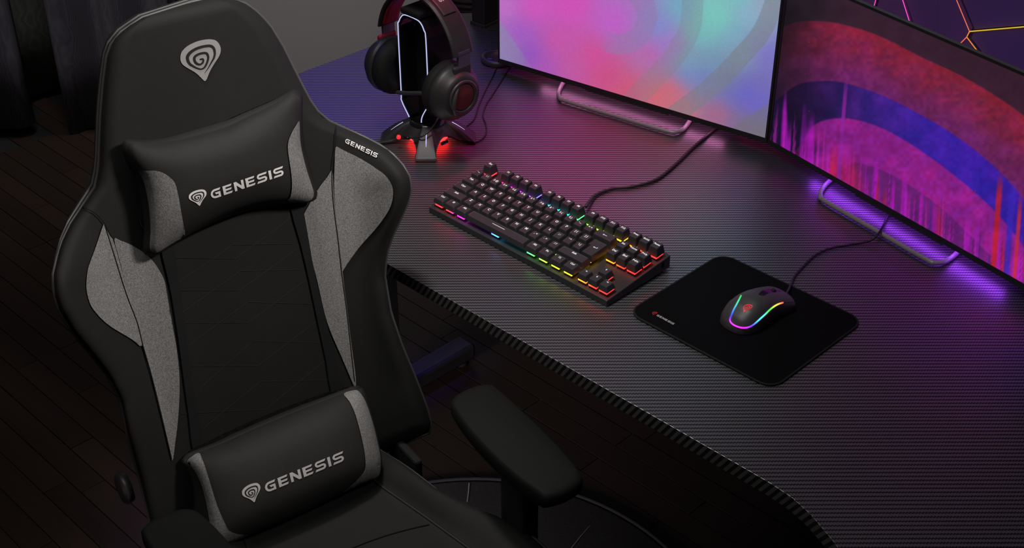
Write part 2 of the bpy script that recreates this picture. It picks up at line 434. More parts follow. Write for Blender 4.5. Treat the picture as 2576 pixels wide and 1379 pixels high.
g_pk = glow('glow_pink', sl((235, 75, 190)), 1.1); g_sal = glow('glow_salmon', sl((225, 105, 90)), 1.0)
seam(J1, A1, g_sal); seam(J1, A2, g_ye); seam(J1, J2, g_or); seam(J2, A3, g_sal); seam(J2, A4, g_or); seam(A6, A5, g_pk); seam(A8, A7, g_pk); seam(A5, A9, g_pk)

# curtains at the far left
def curtain(name, label, x0, y0, y1, zb0, zb1, mat, waves, amp, ph=0.0):
    nc, nr = 90, 14; vs = []
    for i in range(nr):
        for j in range(nc):
            t = j / (nc - 1); y = y0 + (y1 - y0) * t; zb = zb0 + (zb1 - zb0) * t + .012 * math.sin(waves * 6.28 * t + ph)
            z = 2.9 + (zb - 2.9) * i / (nr - 1); k = .7 + .3 * i / (nr - 1)
            vs.append((x0 + amp * k * math.sin(waves * 6.28 * t + ph) + .3 * amp * math.sin(waves * 15 * t), y, z))
    o = obj(name, vs, grid_faces(nr, nc), mat); solidify(o, .004, 0); tag(o, label, 'curtain')
curtain('curtain', 'dark curtain hanging in folds at the left edge of the picture', -2.12, -.5, .345, .10, .02, M_curt, 3.2, .035, .8)
curtain('curtain', 'dark olive curtain panel set back between two darker curtains', -2.24, .30, .62, .05, .02, M_curt2, .5, .03, 3.4)
curtain('curtain', 'patterned dark curtain beside the top left edge of the gaming chair', -1.98, .40, .80, .01, .01, M_curt, 2.1, .035, 4.2)

# ================================================================== desk
dk = thing('desk', 'large gaming desk with dark carbon weave top and curved front edge', 'desk', (0.3, 0.2, 0))
front = [(-.535, -.146), (.68, -.1365)]
for x, y in ((.715, -.1365), (.745, -.139), (.775, -.147), (.81, -.162), (.86, -.186), (.92, -.21), (1.0, -.228), (1.10, -.235), (1.2, -.235)): front.append((x, y))
dpoly = front + [(1.2, .60), (-.495, .60), (-.535, .558)]
def edge_mat():
    b = NB('carbon_edge_banding'); p = b.sep(b.pos())
    ph = b.math('FRACT', b.math('MULTIPLY', b.math('SUBTRACT', p[0], b.math('MULTIPLY', p[2], .6)), 1 / .0099))
    f = b.n('ShaderNodeMapRange', interpolation_type='SMOOTHSTEP'); b.put(f.inputs[0], b.math('PINGPONG', b.math('MULTIPLY', ph, 2.0), 1.0)); f.inputs[1].default_value = .42; f.inputs[2].default_value = .58
    b.set(**{'Base Color': b.mix(f.outputs[0], (.008, .008, .008, 1), (.085, .083, .08, 1)), 'Roughness': .5}); return b.m
dt = obj('desk_top', *prism(dpoly, DZ - .020, DZ), M_carbon, dk, False); dt.data.materials.append(edge_mat())
for p in dt.data.polygons: p.material_index = 1 if abs(p.normal.z) < .5 else 0
bevel(dt, .0007, 2)
for xl in (-.434, .93):
    obj('leg', *box(xl - .035, xl + .035, .17, .25, .05, DZ - .045), M_dmetal, dk, False)
    ft = obj('foot', *box(xl - .025, xl + .025, -.07, .47, .014, .052), M_dmetal, dk, False); bevel(ft, .008, 2)
    for yy in (-.04, .445):
        obj('leveler', *lathe((xl, yy, 0), (0, 0, 1), [(.017, 0), (.018, .004), (.016, .010), (.009, .011), (.009, .02)], 20), M_rubber, ft)
    obj('top_bracket', *box(xl - .03, xl + .03, -.06, .5, DZ - .045, DZ - .020), M_dmetal, dk, False)
obj('crossbeam', *box(-.40, .90, .19, .23, DZ - .06, DZ - .022), M_dmetal, dk, False)

# round floor mat under the chair
mat_c = V(.166, -.099); mat_r = .4307
M_matf = fabric('charcoal_mat_cloth', (.035, .034, .037), (.075, .073, .08))
fm = thing('floor_mat', 'round charcoal cloth floor mat with thin white line print under the gaming chair', 'floor mat', (mat_c[0], mat_c[1], 0))
obj('mat_body', *lathe((*mat_c, 0), (0, 0, 1), [(mat_r - .004, 0), (mat_r - .004, .003), (mat_r - .012, .0045), (0, .0045)], 96), M_matf, fm)
obj('stitched_rim', *tube([(mat_c[0] + mat_r * math.cos(a) * .995, mat_c[1] + mat_r * math.sin(a) * .995, .004) for a in np.linspace(0, 2 * math.pi, 97)[:-1]], .004, 6, True), plain('mat_rim', (.03, .029, .036), .9, spec=.1), fm)
def matline(P, wd):
    P = smooth_path([onz(x, y, .0056 - DZ)[:2] for x, y in P], 4); v, f = stroke2d(P, np.interp(np.linspace(0, 1, len(P)), np.linspace(0, 1, len(wd)), wd))
    obj('printed_line', np.c_[v, np.full(len(v), .0056)], f, M_printg, fm, False)
matline([(1180, 1215), (1178, 1240), (1175, 1263)], [.0016, .0014])
matline([(1341, 1239), (1332, 1254), (1326, 1268), (1333, 1278), (1337, 1288)], [.001, .004, .006, .005, .002])
matline([(1336, 1290), (1332, 1310), (1328, 1326)], [.001, .0008])
matline([(1484, 1322), (1460, 1350), (1437, 1379), (1420, 1400)], [.0005, .0009, .001])

# ================================================================== gaming chair
aC = math.radians(79)
Cu = V(math.cos(aC), math.sin(aC), 0); Cf = V(math.cos(aC - math.pi / 2), math.sin(aC - math.pi / 2), 0); UP = V(0, 0, 1)
CB = onz(745, 1290, -.18) - Cf * .10 + Cu * .033            # foot of the backrest
REC = math.radians(10)
Bv = UP * math.cos(REC) - Cf * math.sin(REC); Bn = Cf * math.cos(REC) + UP * math.sin(REC)
def cl(u, f, z): return CB + Cu * u + Cf * f + UP * z        # chair frame: across, forward, up
def uv(px, py): P = onp(px, py, CB, Bn) - CB; return np.dot(P, Cu), np.dot(P, Bv)
def bk(px, py, d): return onp(px, py, CB + Bn * d, Bn)
def buv(u, v, d): return CB + Cu * u + Bv * v + Bn * d
def ss(a, b, x): t = min(1, max(0, (x - a) / (b - a))); return t * t * (3 - 2 * t)
OL = [(393,1385),(380,1322),(355,1220),(320,1093),(304,1010),(272,946),(227,889),(183,838),(148,780),(136,742),(134,691),(150,621),(173,570),(206,521),(239,472),(249,421),(251,355),(254,284),(261,203),(269,142),(284,102),(315,71),(355,46),(406,25),(482,5),(533,-4)]
OR_ = [(1000,1160),(1018,1150),(1053,1130),(1075,1105),(1085,1067),(1075,1029),(1043,946),(1011,870),(983,787),(970,710),(967,690),(971,648),(979,612),(997,573),(1017,533),(1031,497),(1035,469),(1029,441),(1009,409),(977,377),(937,355),(889,331),(844,315),(807,292),(777,249),(746,188),(711,117),(680,66),(655,38),(624,12),(594,-1),(545,-5)]
def prof(pts, rev):
    P = np.array([uv(*p) for p in pts]); P = P[np.argsort(P[:, 1])]; return P
PL, PR = prof(OL, 0), prof(OR_, 1)
vtop = max(PL[-1, 1], PR[-1, 1]); vbot = -.05
utop = (PL[-1, 0] + PR[-1, 0]) / 2
PL = np.vstack([[PL[0, 0], vbot], PL, [utop - .004, vtop + .0005]]); PR = np.vstack([[PR[0, 0] - .01, vbot], PR, [utop + .004, vtop + .0005]])
def wing(v): return .050 * ss(.04, .20, v) * (1 - ss(.34, .44, v)) + .030 * (1 - ss(.04, .20, v)) + .008 * ss(.36, .44, v)
def Dsurf(u, v): return 1.15 * wing(v) * ss(.120 + .10 * min(.33, max(0, v)), .215 + .10 * min(.33, max(0, v)), abs(u)) + .006 * (1 - ss(0, .1, abs(u)))
nr, nc = 90, 61
vv = vbot + (vtop - vbot) * (1 - np.cos(np.linspace(0, math.pi, nr))) / 2 * .35 + (vtop - vbot) * .65 * np.linspace(0, 1, nr)
sv = np.sin(np.linspace(-math.pi / 2, math.pi / 2, nc)) * .6 + np.linspace(-1, 1, nc) * .4
Fv, Bk = [], []
for v in vv:
    a, b = np.interp(v, PL[:, 1], PL[:, 0]), np.interp(v, PR[:, 1], PR[:, 0])
    for s in sv:
        u = (a + b) / 2 + s * (b - a) / 2; e = min((1 - abs(s)) * (b - a) / 2, (vtop - v) * 1.2 + .0, (v - vbot) + .0)
        R = .022; d = Dsurf(u, v)
        if e < R: d -= R - math.sqrt(max(0, R * R - (R - e) ** 2))
        P0 = buv(u, v, 0); Fv.append(bk(*topx(P0), d))
        w2 = .93; u2 = (a + b) / 2 + s * (b - a) / 2 * w2; v2 = (v - .3) * .97 + .3
        Bk.append(buv(u2, v2, -.062 + min(.0, -.0) + .55 * wing(v) * ss(.12, .22, abs(u)) + (.02 * ss(.03, .0, e))))
chair = thing('gaming_chair', 'black gaming chair with grey woven side panels standing in front of the desk', 'chair', cl(0, .2, -(CB[2])))
n0 = nr * nc
loop = [j for j in range(nc)] + [i * nc + nc - 1 for i in range(1, nr)] + [(nr - 1) * nc + j for j in range(nc - 2, -1, -1)] + [i * nc for i in range(nr - 2, 0, -1)]
backrest = obj('backrest', Fv, grid_faces(nr, nc), M_leather, chair)
Fa, Ba = np.array(Fv), np.array(Bk)
mid = np.array([.5 * Fa[i] + .5 * Ba[i] + (Fa[i] - Fa.mean(0)) / np.linalg.norm(Fa[i] - Fa.mean(0)) * .006 for i in loop])
L = len(loop); sv_, sf_ = np.vstack([Fa[loop], mid, Ba[loop]]), []
for r in range(2):
    for i in range(L): sf_.append((r * L + i, (r + 1) * L + i, (r + 1) * L + (i + 1) % L, r * L + (i + 1) % L))
obj('backrest_side', sv_, sf_, M_leather_s, backrest)
obj('backrest_rear', Ba, grid_faces(nr, nc, 0, True), M_leather_s, backrest)
edge = Fa[[i for i in loop if True]]
obj('edge_piping', *tube(edge[::2], .0022, 8, True), M_piping, backrest)
edge2 = mid * .55 + Fa[loop] * .45
obj('edge_piping', *tube(edge2[::2], .0016, 6, True), M_piping, backrest)
BR = caster([backrest])
K3 = lambda P: [(100 + x / 1.569, 500 + y / 1.569) for x, y in P]
K2 = lambda P: [(650 + x / 2.508, 150 + y / 2.508) for x, y in P]
K1 = lambda P: [(x / 1.97, y / 1.97) for x, y in P]
def patch(P, parent, name='fabric_panel', mat=M_fabric, lift=.0030, step=8, c=BR, sm=3):
    P = smooth_path(np.array(P, float), sm, True) if sm else P
    v, f = fill2d(P, step); o = obj(name, c(v, lift), f, mat, parent); return o
patch(K3([(255,98),(270,125),(290,165),(318,260),(345,360),(375,470),(404,580),(365,556),(330,535),(285,508),(250,480),(218,445),(197,410),(184,350),(190,280),(205,235),(225,180),(245,120)]), backrest)
patch(K3([(294,160),(320,166),(360,182),(410,212),(450,250),(476,290),(494,330),(508,410),(524,500),(540,590),(550,680),(552,760),(546,870),(534,970),(523,1035),(505,960),(480,862),(455,760),(436,670),(406,580),(375,470),(345,360),(316,245)]), backrest)
patch(K3([(1155,-110),(1135,-85),(1100,-40),(1060,30),(1042,70),(1050,130),(1062,200),(1092,310),(1125,455),(1150,530),(1185,610),(1215,680),(1246,748),(1247,700),(1238,630),(1226,540),(1214,440),(1200,330),(1186,200),(1170,80),(1160,-20)]), backrest)
patch(K2([(487,553),(520,563),(560,583),(650,628),(740,685),(800,730),(838,785),(850,840),(838,915),(800,988),(730,1080),(640,1180),(560,1290),(521,1342),(513,1240),(505,1150),(492,1010),(482,900),(478,780),(482,640)]), backrest)
def line(P, parent, wd, mat, name='stitching', lift=.0012, n=6, c=BR):
    Q = []
    for a, b in zip(P[:-1], P[1:]):
        a, b = np.array(a, float), np.array(b, float); m = max(2, int(np.linalg.norm(b - a) / 25))
        Q += [a + (b - a) * t for t in np.linspace(0, 1, m, endpoint=False)]
    Q.append(np.array(P[-1], float)); v, f = stroke2d(Q, wd); return obj(name, c(v, lift), f, mat, parent, False)
M_stitch = plain('grey_stitch', (.030, .029, .028), .8, spec=.2)
M_groove = plain('dark_seam', (.008, .008, .008), .9, spec=.1)
for P in ([(525,232),(770,237),(985,80)], [(545,330),(680,240),(760,182),(1000,178)], [(555,362),(790,362),(1010,200)], [(560,450),(790,285),(1030,280)], [(570,490),(820,490),(1050,320)], [(585,580),(820,408),(1075,415)], [(600,660),(860,660),(1090,485)], [(630,750),(840,562),(1105,568)], [(560,850),(620,845),(890,832),(1125,640)], [(640,910),(870,722),(1140,715)]):
    line(K3(P), backrest, 1.1, M_stitch)
for P in ([(206,521),(232,532),(250,547),(263,563),(277,590),(287,602)], [(845,316),(843,370),(836,420),(836,480),(842,540),(850,600),(860,690),(872,780),(882,870),(892,960)], [(263,563),(290,650),(318,740),(345,810),(360,870),(380,940),(405,1040),(432,1155)]):
    line(smooth_path(P, 3), backrest, 2.2, M_groove, 'seam', .0036)
aff = affine3([(0, 0), (920, 0), (0, 920)], [(440, 80), (540, 80), (440, 180)])
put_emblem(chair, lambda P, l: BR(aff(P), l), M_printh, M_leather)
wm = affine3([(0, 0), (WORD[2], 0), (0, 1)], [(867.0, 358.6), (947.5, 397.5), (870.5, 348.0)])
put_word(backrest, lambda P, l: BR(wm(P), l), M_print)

# pillows -----------------------------------------------------------
def coons(top, bottom, left, right, nu, nv):
    def res(P, n):
        P = smooth_path(np.array(P, float), 8); d = np.r_[0, np.cumsum(np.linalg.norm(np.diff(P, axis=0), axis=1))]
        return np.array([[np.interp(t * d[-1], d, P[:, k]) for k in (0, 1)] for t in np.linspace(0, 1, n)])
    T, Bm, Lf, Rt = res(top, nu), res(bottom, nu), res(left, nv), res(right, nv); G = np.zeros((nv, nu, 2))
    for i in range(nv):
        t = i / (nv - 1)
        for j in range(nu):
            s = j / (nu - 1)
            G[i, j] = (1 - t) * T[j] + t * Bm[j] + (1 - s) * Lf[i] + s * Rt[i] - ((1 - s) * (1 - t) * T[0] + s * (1 - t) * T[-1] + (1 - s) * t * Bm[0] + s * t * Bm[-1])
    return G
def pillow(name, label, G, base, bulge, back, pw=2.6, slope=None):
    nv, nu = G.shape[:2]; F, K = [], []
    for i in range(nv):
        for j in range(nu):
            s, t = j / (nu - 1) * 2 - 1, i / (nv - 1) * 2 - 1
            h = max(0, (1 - abs(s) ** pw) * (1 - abs(t) ** pw)) ** .5
            bs = base if not slope else slope[0] + (slope[1] - slope[0]) * ((t + 1) / 2) ** slope[2]; dd = bs + bulge * h; q = bk(G[i, j, 0], G[i, j, 1], dd); F.append(q)
            r_ = q - CB; lim = max(back, Dsurf(np.dot(r_, Cu), np.dot(r_, Bv)) + .004)
            K.append(q - Bn * max(.002, dd - lim))
    r = thing(name, label, 'pillow', np.mean(K, 0) - UP * .05)
    body = obj('pillow_cover', F, grid_faces(nv, nu, 0, True), M_pleather, r)
    lp = [j for j in range(nu)] + [i * nu + nu - 1 for i in range(1, nv)] + [(nv - 1) * nu + j for j in range(nu - 2, -1, -1)] + [i * nu for i in range(nv - 2, 0, -1)]
    A, Bq = np.array(F)[lp], np.array(K)[lp]; n = len(lp)
    out = (A - A.mean(0)); out /= np.linalg.norm(out, axis=1)[:, None]
    V3 = np.vstack([A, A * .6 + Bq * .4 + out * .006, Bq]); ff = []
    for q in range(2): ff += [(q * n + i, q * n + (i + 1) % n, (q + 1) * n + (i + 1) % n, (q + 1) * n + i) for i in range(n)]
    obj('pillow_side', V3, ff, M_leather, body); obj('pillow_rear', K, grid_faces(nv, nu), M_leather, body)
    return r, body
G = coons(K1([(641,712),(665,702),(740,708),(850,700),(1000,665),(1120,630),(1220,582),(1330,530),(1410,488),(1452,465),(1483,478)]),
          K1([(742,1248),(770,1260),(800,1250),(850,1217),(930,1166),(1050,1100),(1180,1045),(1300,1015),(1420,1003),(1520,1002),(1555,985)]),
          K1([(641,712),(635,745),(652,800),(680,850),(705,890),(728,970),(738,1060),(741,1150),(735,1220),(742,1248)]),
          K1([(1483,478),(1491,505),(1489,600),(1495,720),(1520,820),(1548,915),(1561,955),(1555,985)]), 49, 33)
hp, hpb = pillow('headrest_pillow', 'black headrest pillow with grey ends strapped to the upper backrest', G, .022, .042, .010)
HP = caster([hpb])
patch(K1([(684,851),(705,848),(740,846),(775,847),(810,858),(845,882),(868,910),(882,960),(893,1020),(905,1090),(917,1168),(880,1192),(830,1222),(790,1247),(765,1252),(743,1232),(746,1150),(742,1060),(730,975),(710,895)]), hp, 'end_panel', c=HP, lift=.0032)
patch(K1([(1483,600),(1465,625),(1445,660),(1430,700),(1427,740),(1435,800),(1445,870),(1447,930),(1440,975),(1425,1001),(1470,1000),(1518,999),(1548,985),(1555,955),(1542,910),(1515,825),(1491,720),(1486,650)]), hp, 'end_panel', c=HP, lift=.0032)
ea = affine3([(127, 570), (1062, 420), (700, 1140)], [(460 + 137 / 9.2, 400 + 868 / 9.2), (460 + 548 / 9.2, 400 + 800 / 9.2), (460 + 388 / 9.2, 400 + 1085 / 9.2)])
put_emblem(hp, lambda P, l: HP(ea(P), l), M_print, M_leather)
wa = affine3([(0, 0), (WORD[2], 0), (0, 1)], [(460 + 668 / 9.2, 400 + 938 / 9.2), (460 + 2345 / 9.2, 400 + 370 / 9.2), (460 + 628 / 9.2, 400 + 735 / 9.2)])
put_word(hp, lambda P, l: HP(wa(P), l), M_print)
for P in ([(362, 500), (358, 520), (356, 548), (360, 566), (368, 572)], [(757, 372), (762, 384), (765, 396), (763, 404)]):
    obj('buckle', *tube(smooth_path(BR(P, .006), 4), .0035, 8), M_gloss, hp)

G = coons(K3([(578,1036),(600,1012),(628,1000),(720,966),(800,930),(950,866),(1100,806),(1195,768),(1235,753),(1262,756)]),
          K3([(672,1379),(720,1375),(830,1328),(1000,1258),(1150,1186),(1290,1118),(1330,1104),(1346,1085)]),
          K3([(578,1036),(605,1070),(628,1115),(648,1180),(664,1260),(672,1330),(672,1379)]),
          K3([(1262,756),(1290,800),(1318,880),(1340,970),(1350,1030),(1346,1085)]), 49, 33)
lp_, lpb = pillow('lumbar_pillow', 'thick black lumbar pillow with grey ends resting at the bottom of the backrest', G, .075, .040, .012, 3.2, (.016, .075, .7))
LP = caster([lpb])
patch(K3([(582,1038),(602,1016),(628,1003),(640,1025),(658,1075),(678,1140),(702,1215),(728,1275),(748,1310),(785,1325),(826,1328),(760,1356),(700,1374),(676,1376),(676,1330),(668,1260),(652,1180),(632,1115),(608,1070)]), lp_, 'end_panel', c=LP, lift=.0032)
patch(K3([(1200,770),(1235,757),(1259,760),(1287,803),(1314,882),(1336,972),(1346,1030),(1342,1084),(1325,1102),(1285,1118),(1240,1140),(1195,1162),(1245,1118),(1278,1080),(1286,1045),(1280,990),(1265,920),(1245,850),(1222,800)]), lp_, 'end_panel', c=LP, lift=.0032)
ea2 = affine3([(127, 570), (1062, 420), (700, 1140)], [(600 + 76 / 8.618, 1110 + 1115 / 8.618), (600 + 474 / 8.618, 1110 + 1000 / 8.618), (600 + 345 / 8.618, 1110 + 1325 / 8.618)])
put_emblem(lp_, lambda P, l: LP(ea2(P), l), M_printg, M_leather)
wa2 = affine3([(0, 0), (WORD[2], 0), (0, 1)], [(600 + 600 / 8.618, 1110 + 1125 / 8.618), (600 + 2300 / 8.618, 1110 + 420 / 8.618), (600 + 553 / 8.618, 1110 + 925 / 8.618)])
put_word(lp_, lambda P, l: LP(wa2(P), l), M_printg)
patch(K3([(478,190),(505,180),(530,190),(548,320),(575,520),(600,720),(622,850),(642,985),(606,1002),(590,870),(572,740),(548,560),(520,380),(500,290)]), lp_, 'strap', M_strap, .004, sm=2)
patch(K3([(985,12),(1030,8),(1050,95),(1075,240),(1105,380),(1140,520),(1165,620),(1188,760),(1152,772),(1130,640),(1100,500),(1065,330),(1030,180)]), lp_, 'strap', M_strap, .004, sm=2)

# seat --------------------------------------------------------------
ZS = -.035
def seat_surface(mu=34, mf=30):
    F = []
    for i in range(mf + 1):
        f = -.02 + .46 * i / mf
        hi_ = np.interp(f, [-.02, .08, .17, .26, .40, .44], [.095, .098, .118, .136, .150, .150])
        ho = np.interp(f, [-.02, .08, .15, .20, .245, .29, .33, .40, .44], [.138, .142, .152, .172, .197, .208, .210, .200, .188])
        for j in range(mu + 1):
            s = -1 + 2 * j / mu; a = abs(s); sg = 1 if s > 0 else -1
            if a < .62: u = hi_ * a / .62; z = ZS
            else:
                t = (a - .62) / .38; u = hi_ + (ho - hi_) * t; z = ZS + .024 * math.sin(min(1, t * 1.25) * math.pi / 2) * ss(-.02, .1, f)
                if t > .8: z -= .012 * ((t - .8) / .2) ** 2
            if f > .36: z -= .05 * ((f - .36) / .08) ** 2
            F.append(cl(sg * u, f, z))
    return np.array(F), mu + 1, mf + 1
F, c_, r_ = seat_surface()
seat = obj('seat', F, grid_faces(r_, c_), M_leather, chair)
lp2 = [j for j in range(c_)] + [i * c_ + c_ - 1 for i in range(1, r_)] + [(r_ - 1) * c_ + j for j in range(c_ - 2, -1, -1)] + [i * c_ for i in range(r_ - 2, 0, -1)]
A = F[lp2]; ctr = A.mean(0); o_ = A - ctr; o_[:, 2] = 0
A1_ = A + o_ * .03 - UP * .03; A2_ = A - o_ * .04; A2_[:, 2] = CB[2] + ZS - .085; n = len(lp2)
ff = []
for q in range(2): ff += [(q * n + i, (q + 1) * n + i, (q + 1) * n + (i + 1) % n, q * n + (i + 1) % n) for i in range(n)]
obj('seat_side', np.vstack([A, A1_, A2_]), ff + [tuple(range(2 * n, 3 * n))], M_leather_s, seat)
obj('seat_piping', *tube(A, .0028, 6, True), M_piping, seat)
for sgn in (-1, 1):
    P = [cl(sgn * np.interp(f, [-.02, .08, .17, .26, .40, .44], [.095, .098, .118, .136, .150, .150]), f, ZS + .002) for f in np.linspace(.03, .38, 24)]
    obj('seat_seam', *tube(P, .0022, 6), M_leather_s, seat)
obj('seat_seam', *tube([cl(u, .165 + .02 * (u / .118) ** 2, ZS + .0005) for u in np.linspace(-.115, .115, 20)], .0010, 6), M_groove, seat)
# recline hinge covers, armrests, underframe
for sgn in (-1, 1):
    h = obj('hinge_cover', *lathe(cl(sgn * .205, -.035, .03), Cu * sgn, [(0, -.004), (.020, -.004), (.022, .005), (.018, .009), (0, .010)], 24), M_bplastic, chair)
    v_, f_ = obox(cl(sgn * .168, .03, -.055), Cu, Cf, UP, .006, .040, .022); bevel(obj('side_bracket', v_, f_, M_rubber, chair, False), .004)
APX = [(580,450),(600,420),(660,385),(740,355),(810,348),(850,365),(950,450),(1100,590),(1250,740),(1340,840),(1390,910),(1393,935),(1370,968),(1290,1018),(1180,1048),(1140,1038),(1050,978),(950,900),(820,780),(700,650),(610,530),(580,475)]
ARM = []
for x, y in APX:
    P = onz(900 + x / 2.467, 820 + y / 2.467, -.06) - CB; ARM.append((np.dot(P, Cu), np.dot(P, Cf)))
ARM = smooth_path(np.array(ARM), 2, True); zA = -.06 + DZ - CB[2]; cA = ARM.mean(0)
for sgn in (1, -1):
    rings = []
    for k, dz in ((.90, 0.0), (.97, -.002), (1.0, -.007), (1.0, -.020), (.96, -.025), (.5, -.025)):
        rings.append([cl(sgn * (cA[0] + (p[0] - cA[0]) * k), cA[1] + (p[1] - cA[1]) * (k if k > .8 else k), zA + dz) for p in ARM])
    n = len(ARM); vs = np.vstack(rings); f = grid_faces(len(rings), n, 0, sgn > 0, True); f += [tuple(range(n))[::(1 if sgn > 0 else -1)], tuple(range(5 * n, 6 * n))[::(-1 if sgn > 0 else 1)]]
    ar = obj('armrest', vs, f, M_arm, chair)
    v_, f_ = obox(cl(sgn * .205, .262, (zA - .025 - .075) / 2), Cu, Cf, UP, .014, .026, (zA - .025 + .075) / 2); bevel(obj('armrest_post', v_, f_, M_bplastic, ar, False), .006)
    v_, f_ = obox(cl(sgn * .15, .262, -.118), Cu, Cf, UP, .07, .022, .010); bevel(obj('armrest_bracket', v_, f_, M_dmetal, ar, False), .003)
zc = CB[2]
v_, f_ = obox(cl(0, .2, -.135), Cu, Cf, UP, .09, .11, .018); bevel(obj('tilt_mechanism', v_, f_, M_dmetal, chair, False), .006)
b0 = cl(0, .2, -zc)
obj('gas_column', *lathe(b0, UP, [(.026, .075), (.026, .25), (.016, .25), (.016, zc - .15)], 20), M_dmetal, chair)
hub_ = obj('star_base', *lathe(b0, UP, [(.045, .055), (.05, .065), (.05, .09), (.035, .10)], 20), M_bplastic, chair)
for k in range(5):
    a = aC + 2 * math.pi * k / 5; d = V(math.cos(a), math.sin(a), 0); s_ = V(-d[1], d[0], 0)
    P = [b0 + d * r + UP * z for r, z in ((.03, .078), (.12, .075), (.20, .068), (.235, .066))]
    lg = obj('base_leg', *tube(P, [.026, .023, .02, .016], 8, flat=.65), M_bplastic, chair)
    for q in (-1, 1):
        obj('caster_wheel', *lathe(b0 + d * .225 + s_ * (q * .013) + UP * .0315, s_ * q, [(0, -.008), (.022, -.008), (.026, -.003), (.026, .003), (.022, .008), (0, .008)], 20), M_rubber, lg)
    obj('caster_fork', *tube([b0 + d * .225 + UP * .066, b0 + d * .225 + UP * .034], .006, 8), M_bplastic, lg)

# ================================================================== monitors
def vcol(o, colors, name='print_colour'):
    a = o.data.color_attributes.new(name, 'FLOAT_COLOR', 'POINT')
    a.data.foreach_set('color', np.c_[np.asarray(colors, float), np.ones(len(colors))].ravel())
def screen_mat(name, strength, rough=.35):
    b = NB(name); a = b.n('ShaderNodeVertexColor', layer_name='print_colour')
    b.set(**{'Base Color': (.01, .01, .01, 1), 'Roughness': rough, 'Emission Color': a.outputs[0], 'Emission Strength': strength}); return b.m
def lin(c):
    c = np.clip(np.asarray(c, float) / 255, 0, 1); return np.where(c <= .04045, c / 12.92, ((c + .055) / 1.055) ** 2.4)
def sst(a, b, x): t = np.clip((x - a) / (b - a), 0, 1); return t * t * (3 - 2 * t)
def vnoise(x, y, seed=0):                    # smooth value noise on arrays
    def h(i, j): q = np.sin(i * 127.1 + j * 311.7 + seed * 74.7) * 43758.5453; return q - np.floor(q)
    xi, yi = np.floor(x), np.floor(y); fx, fy = x - xi, y - yi; fx = fx * fx * (3 - 2 * fx); fy = fy * fy * (3 - 2 * fy)
    return (h(xi, yi) * (1 - fx) + h(xi + 1, yi) * fx) * (1 - fy) + (h(xi, yi + 1) * (1 - fx) + h(xi + 1, yi + 1) * fx) * fy
LBLOB = [(200,350,150,130,180),(215,60,190,110,195),(500,60,205,85,185),(800,50,208,80,182),(1150,190,188,95,198),(1250,-150,170,110,190),(1750,60,112,165,190),(2000,80,122,196,186),(2250,-60,122,190,190),(1900,300,113,180,180),(2330,130,135,175,200),(2450,60,150,160,185),(2440,330,138,148,178),(2500,520,122,108,188),(700,350,197,84,165),(1100,640,202,78,130),(800,560,192,88,160),(430,470,150,75,192),(330,480,125,100,165),(260,450,150,130,175),(600,600,170,85,180),(1280,780,205,85,120),(1550,830,206,104,112),(1750,930,200,112,120),(1650,780,205,100,120),(1800,520,112,165,170),(2000,540,112,150,175),(1650,380,165,120,185),(1500,450,190,95,165),(2150,700,112,125,145),(2380,880,105,98,195),(2430,1150,116,110,122),(2050,980,165,100,130),(2250,1050,125,105,135),(2250,480,125,150,168),(2420,720,112,105,175),(2200,300,120,168,190),(1560,250,122,138,205),(1600,390,150,115,200),(1800,620,110,130,195),(1950,660,110,122,188),(2300,800,100,95,198),(2200,780,106,100,192),(2480,420,120,110,198),(2050,150,118,200,185),(1950,220,116,192,184),(1000,480,205,78,150),(350,300,165,85,195)]
def left_content(px, py):
    x, y = (px - 1200) * 3.389, py * 3.389
    B = np.array(LBLOB, float); C = np.zeros((len(x), 3)); W = np.zeros(len(x))
    for b in B:
        w_ = 1 / ((x - b[0]) ** 2 + (y - b[1]) ** 2 + 12000) ** 1.7; C += w_[:, None] * b[2:]; W += w_
    C /= W[:, None]
    def over(C, m, c): return C * (1 - m[:, None]) + np.array(c, float) * m[:, None]
    r = np.hypot(x - 1215, y - 140)
    ring = sst(146, 152, r) * (1 - sst(318, 324, r)) * sst(-60, 120, (x - 1215) * .75 + (y - 140) * .35 + 40)
    C = over(C, ring * .55, (145, 118, 172))
    def pline(P):
        P = smooth_path(np.array(P, float), 10); d = np.full(len(x), 1e9)
        for a, b in zip(P[:-1], P[1:]):
            e = b - a; t = np.clip(((x - a[0]) * e[0] + (y - a[1]) * e[1]) / (e @ e + 1e-9), 0, 1)
            d = np.minimum(d, np.hypot(x - a[0] - t * e[0], y - a[1] - t * e[1]))
        return d
    C = over(C, (1 - sst(88, 96, pline([(1840, -100), (1830, 150), (1790, 300), (1680, 480), (1540, 640), (1380, 800), (1250, 950)]))) * .28, (125, 125, 128))
    C = over(C, (1 - sst(78, 86, pline([(2560, -50), (2440, 250), (2280, 450), (2080, 660), (1860, 850), (1640, 1010)]))) * .52, (118, 122, 132))
    C = over(C, sst(0, 14, (y - 1010) * .8 + (x - 2280) * .55) * .5, (112, 110, 118))
    tri = sst(0, 10, (y - 180) * 1.0 - (x - 200) * 1.45) * (1 - sst(300, 560, x))
    C = over(C, tri * .6, (140, 128, 172))
    g = vnoise(x / 14, y / 14, 3) * .5 + vnoise(x / 5, y / 5, 5) * .5
    return lin(C * (.975 + .05 * g[:, None]))
RC1 = np.array([(0,200),(60,160),(110,140),(200,108),(300,102),(420,118),(600,175),(800,275),(1000,370),(1200,490),(1400,640)], float)
RC2 = np.array([(0,560),(120,470),(200,410),(300,392),(420,398),(600,455),(800,555),(1000,680),(1200,850),(1400,1090)], float)
RC3 = np.array([(0,900),(200,720),(250,640),(310,588),(420,570),(550,595),(700,665),(900,800),(1100,965),(1250,1130),(1400,1350)], float)
